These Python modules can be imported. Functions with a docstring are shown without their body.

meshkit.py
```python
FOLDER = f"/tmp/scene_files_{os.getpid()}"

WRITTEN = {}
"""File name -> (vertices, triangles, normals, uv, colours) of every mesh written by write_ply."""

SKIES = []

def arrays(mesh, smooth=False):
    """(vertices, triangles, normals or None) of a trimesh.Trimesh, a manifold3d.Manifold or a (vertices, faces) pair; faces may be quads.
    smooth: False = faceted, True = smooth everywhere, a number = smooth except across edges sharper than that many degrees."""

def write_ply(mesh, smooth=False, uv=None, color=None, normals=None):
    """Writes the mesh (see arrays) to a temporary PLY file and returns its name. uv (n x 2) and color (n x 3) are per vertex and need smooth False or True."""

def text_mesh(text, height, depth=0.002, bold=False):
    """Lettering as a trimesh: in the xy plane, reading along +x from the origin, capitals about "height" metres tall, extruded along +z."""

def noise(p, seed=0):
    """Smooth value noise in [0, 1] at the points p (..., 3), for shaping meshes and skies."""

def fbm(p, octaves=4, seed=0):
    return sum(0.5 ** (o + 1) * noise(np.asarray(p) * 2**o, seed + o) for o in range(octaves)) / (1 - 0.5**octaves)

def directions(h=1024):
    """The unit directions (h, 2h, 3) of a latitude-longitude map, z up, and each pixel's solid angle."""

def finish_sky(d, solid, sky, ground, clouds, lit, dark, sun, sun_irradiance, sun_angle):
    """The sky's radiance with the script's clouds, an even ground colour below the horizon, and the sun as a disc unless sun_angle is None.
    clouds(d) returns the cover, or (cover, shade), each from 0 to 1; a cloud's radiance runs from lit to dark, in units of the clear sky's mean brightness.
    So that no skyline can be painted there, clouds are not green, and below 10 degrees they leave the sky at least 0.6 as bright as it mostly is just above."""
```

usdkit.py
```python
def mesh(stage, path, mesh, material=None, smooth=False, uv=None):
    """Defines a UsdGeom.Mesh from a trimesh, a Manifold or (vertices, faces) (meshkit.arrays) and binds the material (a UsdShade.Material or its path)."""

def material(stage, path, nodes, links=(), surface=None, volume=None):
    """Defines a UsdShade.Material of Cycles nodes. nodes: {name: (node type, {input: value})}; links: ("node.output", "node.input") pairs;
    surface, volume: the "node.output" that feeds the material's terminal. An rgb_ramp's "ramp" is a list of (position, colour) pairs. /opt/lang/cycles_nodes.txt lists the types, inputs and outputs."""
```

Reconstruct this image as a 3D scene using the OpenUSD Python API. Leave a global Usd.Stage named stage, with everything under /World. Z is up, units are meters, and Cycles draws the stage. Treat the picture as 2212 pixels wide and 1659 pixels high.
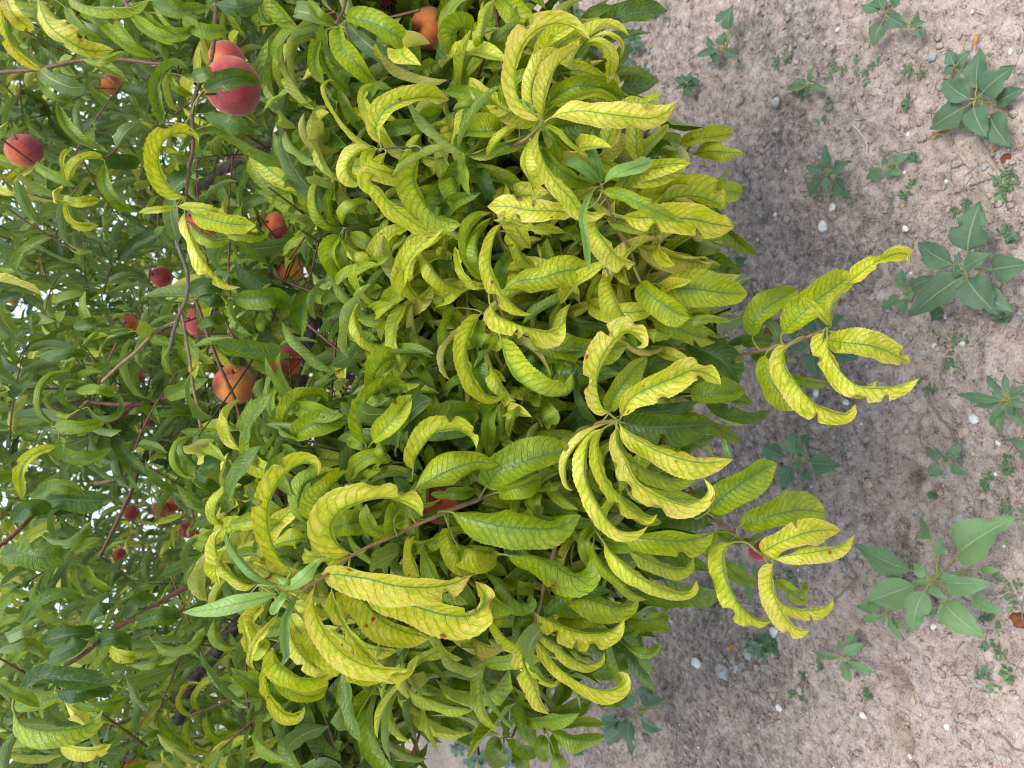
import math, random
import numpy as np
import usdkit, meshkit
from pxr import Usd, UsdGeom, UsdLux, UsdShade, Sdf, Gf, Vt

stage = Usd.Stage.CreateInMemory()
UsdGeom.SetStageUpAxis(stage, UsdGeom.Tokens.z)
UsdGeom.SetStageMetersPerUnit(stage, 1.0)
UsdGeom.Xform.Define(stage, '/World')
UsdGeom.Scope.Define(stage, '/World/Looks')
stage.SetDefaultPrim(stage.GetPrimAtPath('/World'))
rng = np.random.default_rng(11)

# ------------------------------------------------------------------ camera, sky, sun, exposure
PITCH = math.radians(23.0)
CAM_H = 1.35
F = 1597.0                              # focal length for a picture 2212 wide
EYE = np.array([0.0, 0.0, CAM_H])
FWD = np.array([0.0, math.cos(PITCH), -math.sin(PITCH)])
UPV = np.array([0.0, math.sin(PITCH), math.cos(PITCH)])
RGT = np.array([1.0, 0.0, 0.0])
# the phone was held on its side: the picture's right is the world's down
cam = UsdGeom.Camera.Define(stage, '/World/camera')
cam.CreateFocalLengthAttr(26.0)
cam.CreateHorizontalApertureAttr(26.0 * 2212 / F)
cam.CreateVerticalApertureAttr(26.0 * 1659 / F)
cam.CreateClippingRangeAttr(Gf.Vec2f(0.02, 2000))
cam.CreateFStopAttr(11.0)
cam.CreateFocusDistanceAttr(0.76)
cam.CreateExposureAttr(1.16)
ix, iy, iz = -UPV, RGT, -FWD
cam.AddTransformOp().Set(Gf.Matrix4d(*ix, 0, *iy, 0, *iz, 0, *EYE, 1))

SUN_EL, SUN_AZ = math.radians(68), math.radians(155)     # azimuth = atan2(x, y)
sd = np.array([math.cos(SUN_EL) * math.sin(SUN_AZ), math.cos(SUN_EL) * math.cos(SUN_AZ), math.sin(SUN_EL)])
usdkit.material(stage, '/World/Looks/overcast_sky', {
    'sky': ('sky_texture', {'sky_type': 'single_scattering', 'sun_disc': False, 'sun_elevation': SUN_EL, 'sun_rotation': SUN_AZ, 'altitude': 300.0, 'aerosol_density': 2.0}),
    'tc': ('texture_coordinate', {}),
    'n': ('noise_texture', {'scale': 2.2, 'detail': 5.0, 'roughness': 0.55}),
    'r': ('rgb_ramp', {'ramp': [(0.30, (0.62, 0.62, 0.62)), (0.62, (0.93, 0.93, 0.93))]}),
    'm': ('mix', {'color2': (4.0, 4.55, 5.35)}),
    'bg': ('background_shader', {'strength': 0.14}),
}, [('tc.generated', 'n.vector'), ('n.fac', 'r.fac'), ('r.color', 'm.fac'), ('sky.color', 'm.color1'), ('m.color', 'bg.color')], surface='bg.background')
dome = UsdLux.DomeLight.Define(stage, '/World/sky')
UsdShade.MaterialBindingAPI.Apply(dome.GetPrim()).Bind(UsdShade.Material.Get(stage, '/World/Looks/overcast_sky'))
dome.GetPrim().SetCustomDataByKey('kind', 'structure')
sun = UsdLux.DistantLight.Define(stage, '/World/sun')
sun.CreateIntensityAttr(0.4)
sun.CreateAngleAttr(28.0)
sun.CreateNormalizeAttr(True)
sun.CreateColorAttr(Gf.Vec3f(1.0, 0.96, 0.9))
zz = sd
xx = np.cross([0, 0, 1.0], zz); xx /= np.linalg.norm(xx)
yy = np.cross(zz, xx)
sun.AddTransformOp().Set(Gf.Matrix4d(*xx, 0, *yy, 0, *zz, 0, 0, 0, 10, 1))

# ------------------------------------------------------------------ helpers
used = {}
def path_for(name, parent='/World'):
    k = (str(parent), name); n = used.get(k, 0); used[k] = n + 1
    return f'{parent}/{name}' + (f'_{n:03d}' if n else '')

def tag(prim, label=None, cat=None, group=None, kind=None):
    for k, v in (('label', label), ('category', cat), ('group', group), ('kind', kind)):
        if v: prim.SetCustomDataByKey(k, v)

def obj(name, vf, mat, parent='/World', smooth=True, uv=None, tint=None, **tags):
    p = path_for(name, parent)
    m = usdkit.mesh(stage, p, vf, '/World/Looks/' + mat, smooth=smooth, uv=uv)
    if tint is not None:
        UsdGeom.PrimvarsAPI(m).CreatePrimvar('tint', Sdf.ValueTypeNames.Color3fArray, 'vertex').Set(Vt.Vec3fArray.FromNumpy(np.asarray(tint, np.float32)))
    m.CreateDoubleSidedAttr(True)
    if tags: tag(m.GetPrim(), **tags)
    return p

def thing(name, label, cat, group=None, loc=None):
    p = path_for(name)
    x = UsdGeom.Xform.Define(stage, p)
    if loc is not None: x.AddTranslateOp().Set(Gf.Vec3d(*map(float, loc)))
    tag(x.GetPrim(), label, cat, group)
    return p

def unit(a):
    a = np.asarray(a, float)
    return a / np.maximum(np.linalg.norm(a, axis=-1, keepdims=True), 1e-12)

def ray(u, v):                          # direction with unit depth along the view axis
    u, v = np.asarray(u, float), np.asarray(v, float)
    return FWD - ((u - 1106) / F)[..., None] * UPV - ((v - 829.5) / F)[..., None] * RGT

def at(u, v, d):
    return EYE + ray(u, v) * np.asarray(d, float)[..., None]

def on_plane(u, v, z=0.0):
    r = ray(u, v)
    return EYE + r * ((z - CAM_H) / r[..., 2])[..., None]

TILES = dict(A=(1100, 0, 1000), B=(2000, 0, 1000), C=(1100, 700, 1000), D=(2000, 700, 1000), E=(700, 1400, 1000), F=(1600, 1400, 1000),
             G=(2500, 1400, 1000), H=(2700, 850, 1000), I=(700, 2100, 1000), J=(1600, 2100, 1000), K=(2500, 1900, 1000), L=(0, 0, 1100),
             M=(0, 800, 1200), N=(0, 1500, 1000), O=(0, 2274, 1000), P=(1600, 2274, 1000), Q=(3032, 0, 1000), R=(3032, 700, 1000),
             S=(3032, 1500, 1000), T=(3032, 2200, 1000), U=(0, 0, 4032))
def tile(t, pts):
    x0, y0, w = TILES[t]
    return (np.asarray(pts, float) * (w / 2212) + (x0, y0)) * (2212 / 4032)
def tscale(t): return TILES[t][2] / 4032

def tube(pts, radii, sides=6, cap=True):
    p = np.asarray(pts, float); n = len(p)
    t = unit(np.gradient(p, axis=0))
    a = unit(np.cross(t[0], [0.31, 0.52, 0.8])); A = [a]
    for i in range(1, n):
        a = a - t[i] * np.dot(a, t[i]); a = a / max(np.linalg.norm(a), 1e-9); A.append(a)
    A = np.array(A); B = np.cross(t, A)
    r = np.broadcast_to(np.asarray(radii, float), (n,))
    an = np.arange(sides) * 2 * np.pi / sides
    v = p[:, None] + r[:, None, None] * (np.cos(an)[None, :, None] * A[:, None] + np.sin(an)[None, :, None] * B[:, None])
    i, j = np.meshgrid(np.arange(n - 1), np.arange(sides), indexing='ij')
    q = np.stack([i * sides + j, i * sides + (j + 1) % sides, (i + 1) * sides + (j + 1) % sides, (i + 1) * sides + j], -1).reshape(-1, 4)
    f = np.vstack([q[:, [0, 1, 2]], q[:, [0, 2, 3]]])
    v = v.reshape(-1, 3)
    if cap:
        v = np.vstack([v, p[:1] - t[:1] * r[0] * .3, p[-1:] + t[-1:] * r[-1] * .3]); k = np.arange(sides)
        f = np.vstack([f, np.stack([(k + 1) % sides, k, np.full(sides, n * sides)], 1),
                       np.stack([(n - 1) * sides + k, (n - 1) * sides + (k + 1) % sides, np.full(sides, n * sides + 1)], 1)])
    return v, f

def spline(pts, n):                     # Catmull-Rom through the points, evenly spaced by length
    p = np.asarray(pts, float)
    if len(p) == 2: return p[0] + (p[1] - p[0]) * np.linspace(0, 1, n)[:, None]
    e = np.vstack([2 * p[0] - p[1], p, 2 * p[-1] - p[-2]]); out = []
    for i in range(len(p) - 1):
        t = np.linspace(0, 1, 12, endpoint=False)[:, None]
        a, b, c, d = e[i], e[i + 1], e[i + 2], e[i + 3]
        out.append(.5 * (2 * b + (c - a) * t + (2 * a - 5 * b + 4 * c - d) * t ** 2 + (3 * b - a - 3 * c + d) * t ** 3))
    q = np.vstack(out + [p[-1:]])
    s = np.r_[0, np.cumsum(np.linalg.norm(np.diff(q, axis=0), axis=1))]
    w = np.linspace(0, s[-1], n)
    return np.stack([np.interp(w, s, q[:, k]) for k in range(q.shape[1])], 1)

def join(parts):
    vs, fs, k = [], [], 0
    for v, f in parts:
        vs.append(v); fs.append(np.asarray(f) + k); k += len(v)
    return np.vstack(vs), np.vstack(fs)

# ------------------------------------------------------------------ materials
def mathn(kind, a=None, b=None, c=None, clamp=False):
    d = {'math_type': kind, 'use_clamp': clamp}
    for k, x in (('value1', a), ('value2', b), ('value3', c)):
        if x is not None: d[k] = x
    return ('math', d)

def leaf_material(name, ramp, veins, under, rough, trans, retic=1.0, bump=.5, spots=True, midrib=((0, (.09, .16, .05)), (.5, (.07, .15, .03)), (1, (.12, .20, .045))), vein_amt=0.74):
    n, l = {}, []
    def N(k, node, **links):
        n[k] = node
        for i, o in links.items(): l.append((o, f'{k}.{i}'))
        return k
    N('tint', ('attribute', {'attribute': 'tint'}))
    N('sep', ('separate_color', {}), color='tint.color')
    N('uvn', ('texture_coordinate', {}))
    N('xy', ('separate_xyz', {}), vector='uvn.UV')
    N('v0', mathn('subtract', b=.5), value1='xy.y')
    N('v1', mathn('absolute'), value1='v0.value')
    N('a', mathn('multiply', b=2.0), value1='v1.value')
    N('side', mathn('greater_than', b=0.0), value1='v0.value')
    N('off', mathn('multiply', b=37.0), value1='sep.g')
    N('cz', ('combine_xyz', {}), x='xy.x', y='xy.y', z='off.value')
    N('map', ('mapping', {'scale': (5.0, 1.6, 1.0)}), vector='cz.vector')
    N('nz', ('noise_texture', {'scale': 1.6, 'detail': 3.0}), vector='map.vector')
    N('nz2', ('noise_texture', {'scale': 6.0, 'detail': 3.0}), vector='map.vector')
    # side veins sweeping forward from the midrib
    N('s1', mathn('multiply_add', b=15.0, c=0.0), value1='xy.x')
    N('s2', mathn('multiply_add', b=-1.0), value1='a.value', value3='s1.value')
    N('a2', mathn('multiply'), value1='a.value', value2='a.value')
    N('s3', mathn('multiply_add', b=-.75), value1='a2.value', value3='s2.value')
    N('s4', mathn('multiply_add', b=.43), value1='side.value', value3='s3.value')
    N('s5', mathn('multiply_add', b=1.7), value1='nz.fac', value3='s4.value')
    N('s6', mathn('fraction'), value1='s5.value')
    N('s7', mathn('subtract', b=.5), value1='s6.value')
    N('s8', mathn('absolute'), value1='s7.value')
    N('sv', ('map_range', {'range_type': 'smoothstep', 'from_min': .085, 'from_max': .0, 'to_min': 0.0, 'to_max': 1.0, 'clamp': True}), value='s8.value')
    N('halo', ('map_range', {'range_type': 'smoothstep', 'from_min': .36, 'from_max': .0, 'to_min': 0.0, 'to_max': 1.0, 'clamp': True}), value='s8.value')
    N('mid', ('map_range', {'range_type': 'smoothstep', 'from_min': .062, 'from_max': .022, 'clamp': True}), value='a.value')
    N('midh', ('map_range', {'range_type': 'smoothstep', 'from_min': .42, 'from_max': .0, 'clamp': True}), value='a.value')
    N('vmap', ('mapping', {'scale': (26.0, 7.5, 1.0)}), vector='cz.vector')
    N('vo', ('voronoi_texture', {'feature': 'distance_to_edge', 'scale': 1.0}), vector='vmap.vector')
    N('rt', ('map_range', {'range_type': 'smoothstep', 'from_min': .13, 'from_max': .02, 'clamp': True}), value='vo.distance')
    N('rt2', mathn('multiply', b=.5 * retic), value1='rt.result')
    N('fd', ('map_range', {'from_min': .35, 'from_max': .62, 'to_min': .35, 'to_max': 1.0, 'clamp': True}), value='nz2.fac')
    N('sv2', mathn('multiply'), value1='sv.result', value2='fd.result')
    N('ve1', mathn('maximum'), value1='sv2.value', value2='rt2.value')
    N('ve', mathn('maximum'), value1='ve1.value', value2='mid.result')
    # local chlorosis level
    N('c1', mathn('multiply_add', b=-.11), value1='halo.result', value3='sep.r')
    N('c2', mathn('multiply_add', b=-.16), value1='midh.result', value3='c1.value')
    N('nzc', mathn('subtract', b=.5), value1='nz.fac')
    N('c3', mathn('multiply_add', b=.55), value1='nzc.value', value3='c2.value')
    N('nzc2', mathn('subtract', b=.5), value1='nz2.fac')
    N('c4', mathn('multiply_add', b=.42), value1='nzc2.value', value3='c3.value')
    N('c5', mathn('add', b=.08), value1='c4.value')
    N('ramp', ('rgb_ramp', {'ramp': ramp}), fac='c5.value')
    N('vr', ('rgb_ramp', {'ramp': veins}), fac='sep.r')
    N('vq', mathn('multiply', b=vein_amt), value1='ve.value')
    N('vw', mathn('multiply_add', b=.75, c=.35), value1='sep.g')
    N('vz', ('map_range', {'from_min': .35, 'from_max': .62, 'to_min': .45, 'to_max': 1.1, 'clamp': True}), value='nz.fac')
    N('vx', mathn('multiply'), value1='vw.value', value2='vz.result')
    N('va', mathn('multiply', clamp=True), value1='vq.value', value2='vx.value')
    N('col', ('mix', {}), fac='va.value', color1='ramp.color', color2='vr.color')
    N('midc', ('rgb_ramp', {'ramp': midrib}), fac='sep.r')
    N('mida', mathn('multiply', b=.85), value1='mid.result')
    N('colm', ('mix', {}), fac='mida.value', color1='col.color', color2='midc.color')
    last = 'colm.color'
    if spots:                            # small red lesions, some with a dead centre
        N('pm', ('mapping', {'scale': (9.0, 2.6, 1.0)}), vector='cz.vector')
        N('po', ('voronoi_texture', {'feature': 'f1', 'scale': 1.0}), vector='pm.vector')
        N('psep', ('separate_color', {}), color='po.color')
        N('pon', mathn('greater_than', b=.885), value1='psep.r')
        N('pth', ('map_range', {'range_type': 'smoothstep', 'from_min': .22, 'from_max': .12, 'clamp': True}), value='po.distance')
        N('pc', ('map_range', {'from_min': .72, 'from_max': .85, 'clamp': True}), value='sep.r')
        N('p1', mathn('multiply'), value1='pon.value', value2='pth.result')
        N('p2', mathn('multiply'), value1='p1.value', value2='pc.result')
        N('red', ('mix', {'color2': (.30, .035, .02)}), fac='p2.value', color1=last)
        last = 'red.color'
        # rim tinged pale to pink on the most bleached leaves
        N('em', ('map_range', {'range_type': 'smoothstep', 'from_min': .80, 'from_max': 1.0, 'clamp': True}), value='a.value')
        N('ec', ('map_range', {'from_min': .80, 'from_max': 1.0, 'to_max': .5, 'clamp': True}), value='sep.r')
        N('e1', mathn('multiply'), value1='em.result', value2='ec.result')
        N('rim', ('mix', {'color2': (.72, .52, .25)}), fac='e1.value', color1=last)
        last = 'rim.color'
    # scorched tips and torn rims
    N('bn', mathn('multiply_add', b=1.6, c=-.6), value1='nz2.fac')
    N('bb', mathn('add', clamp=True), value1='bn.value', value2='sep.b')
    N('bk', mathn('multiply', clamp=True), value1='bb.value', value2='sep.b')
    N('scorch', ('mix', {'color2': (.27, .085, .03)}), fac='bk.value', color1=last)
    last = 'scorch.color'
    # underside: paler, greyer, with the midrib showing light
    N('geo', ('geometry', {}))
    N('ucol', ('rgb_ramp', {'ramp': under}), fac='c5.value')
    N('uv2', ('mix', {'color2': (.42, .44, .16)}), fac='mid.result', color1='ucol.color')
    N('bf', ('mix', {}), fac='geo.backfacing', color1=last, color2='uv2.color')
    # petiole and stalk
    N('pt', ('map_range', {'from_min': .012, 'from_max': .005, 'clamp': True}), value='xy.x')
    N('fin', ('mix', {'color2': (.30, .34, .07)}), fac='pt.result', color1='bf.color')
    N('h0', mathn('multiply_add', b=.35), value1='rt2.value', value3='sv2.value')
    N('h1', mathn('multiply_add', b=-.9), value1='h0.value', value3='nz2.fac')
    N('bump', ('bump', {'strength': bump, 'distance': .0022}), height='h1.value')
    N('pb', ('principled_bsdf', {'roughness': rough, 'specular_ior_level': .5}), base_color='fin.color', normal='bump.normal')
    N('tr', ('translucent_bsdf', {}), color='tcol.color', normal='bump.normal')
    N('tcol', ('mix', {'mix_type': 'multiply', 'fac': 1.0, 'color2': (1.0, 1.0, .45)}), color1='fin.color')
    N('mx', ('mix_closure', {'fac': trans}), closure1='pb.BSDF', closure2='tr.BSDF')
    usdkit.material(stage, '/World/Looks/' + name, n, l, surface='mx.closure')

leaf_material('peach_leaf',
    [(0.0, (.036, .085, .010)), (.2, (.080, .146, .009)), (.4, (.150, .225, .009)), (.6, (.225, .305, .008)), (.8, (.375, .43, .010)), (.95, (.52, .53, .025)), (1.0, (.65, .585, .10))],
    [(0.0, (.05, .10, .022)), (.4, (.06, .135, .014)), (.75, (.11, .215, .018)), (1.0, (.25, .35, .05))],
    [(0.0, (.13, .20, .075)), (.4, (.19, .28, .075)), (.7, (.33, .39, .075)), (1.0, (.56, .52, .14))], .35, .25)
leaf_material('young_leaf',
    [(0.0, (.11, .21, .045)), (.5, (.18, .33, .055)), (1.0, (.30, .46, .13))],
    [(0.0, (.07, .18, .04)), (1.0, (.15, .32, .05))],
    [(0.0, (.16, .26, .12)), (1.0, (.38, .50, .25))], .38, .3, retic=.35, spots=False, vein_amt=.5)
leaf_material('weed_leaf',
    [(0.0, (.068, .128, .074)), (.5, (.102, .182, .096)), (1.0, (.168, .285, .115))],
    [(0.0, (.08, .17, .085)), (1.0, (.15, .29, .10))],
    [(0.0, (.16, .24, .13)), (1.0, (.24, .35, .15))], .6, .2, retic=.3, spots=False, midrib=((0, (.17, .28, .15)), (1, (.27, .42, .2))), vein_amt=.2, bump=.18)

def noise_mat(name, stops, scale, rough=.85, bump=.4, dist=.003, detail=6.0, stretch=(1, 1, 1), spec=.3):
    usdkit.material(stage, '/World/Looks/' + name, {
        'g': ('geometry', {}), 'm': ('mapping', {'scale': stretch}),
        'n': ('noise_texture', {'scale': scale, 'detail': detail, 'roughness': .62}),
        'r': ('rgb_ramp', {'ramp': stops}),
        'b': ('bump', {'strength': bump, 'distance': dist}),
        'p': ('principled_bsdf', {'roughness': rough, 'specular_ior_level': spec})},
        [('g.position', 'm.vector'), ('m.vector', 'n.vector'), ('n.fac', 'r.fac'), ('r.color', 'p.base_color'), ('n.fac', 'b.height'), ('b.normal', 'p.normal')], surface='p.BSDF')

noise_mat('dark_bark', [(.3, (.022, .02, .019)), (.55, (.055, .05, .047)), (.75, (.13, .12, .11))], 60, stretch=(1, 1, 1), bump=.8)
noise_mat('grey_bark', [(.3, (.06, .05, .042)), (.7, (.17, .145, .125))], 90, bump=.6)
noise_mat('red_brown_twig', [(.3, (.075, .035, .022)), (.7, (.17, .085, .05))], 150, rough=.5, bump=.3)
noise_mat('olive_twig', [(.3, (.15, .10, .05)), (.7, (.27, .19, .10))], 120, rough=.5, bump=.25)
noise_mat('green_twig', [(.3, (.13, .14, .05)), (.7, (.20, .17, .07))], 120, rough=.5, bump=.2)
noise_mat('weed_stem', [(.3, (.16, .26, .09)), (.7, (.22, .32, .12))], 80, rough=.55, bump=.2)
noise_mat('white_stone', [(.3, (.52, .50, .47)), (.6, (.76, .75, .73))], 120, bump=.5)
noise_mat('grey_stone', [(.3, (.22, .215, .215)), (.7, (.42, .41, .405))], 120, bump=.5)
noise_mat('tan_stone', [(.3, (.30, .22, .16)), (.7, (.50, .40, .32))], 120, bump=.5)
noise_mat('dry_straw', [(.3, (.30, .25, .19)), (.7, (.58, .53, .46))], 200, bump=.3)
noise_mat('grey_litter', [(.3, (.10, .088, .08)), (.7, (.30, .27, .25))], 200, bump=.3)
noise_mat('dead_leaf', [(.3, (.32, .15, .04)), (.7, (.55, .30, .09))], 120, bump=.3)
noise_mat('rotten_fruit', [(.3, (.10, .035, .015)), (.7, (.24, .085, .035))], 120, bump=.6)
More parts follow.
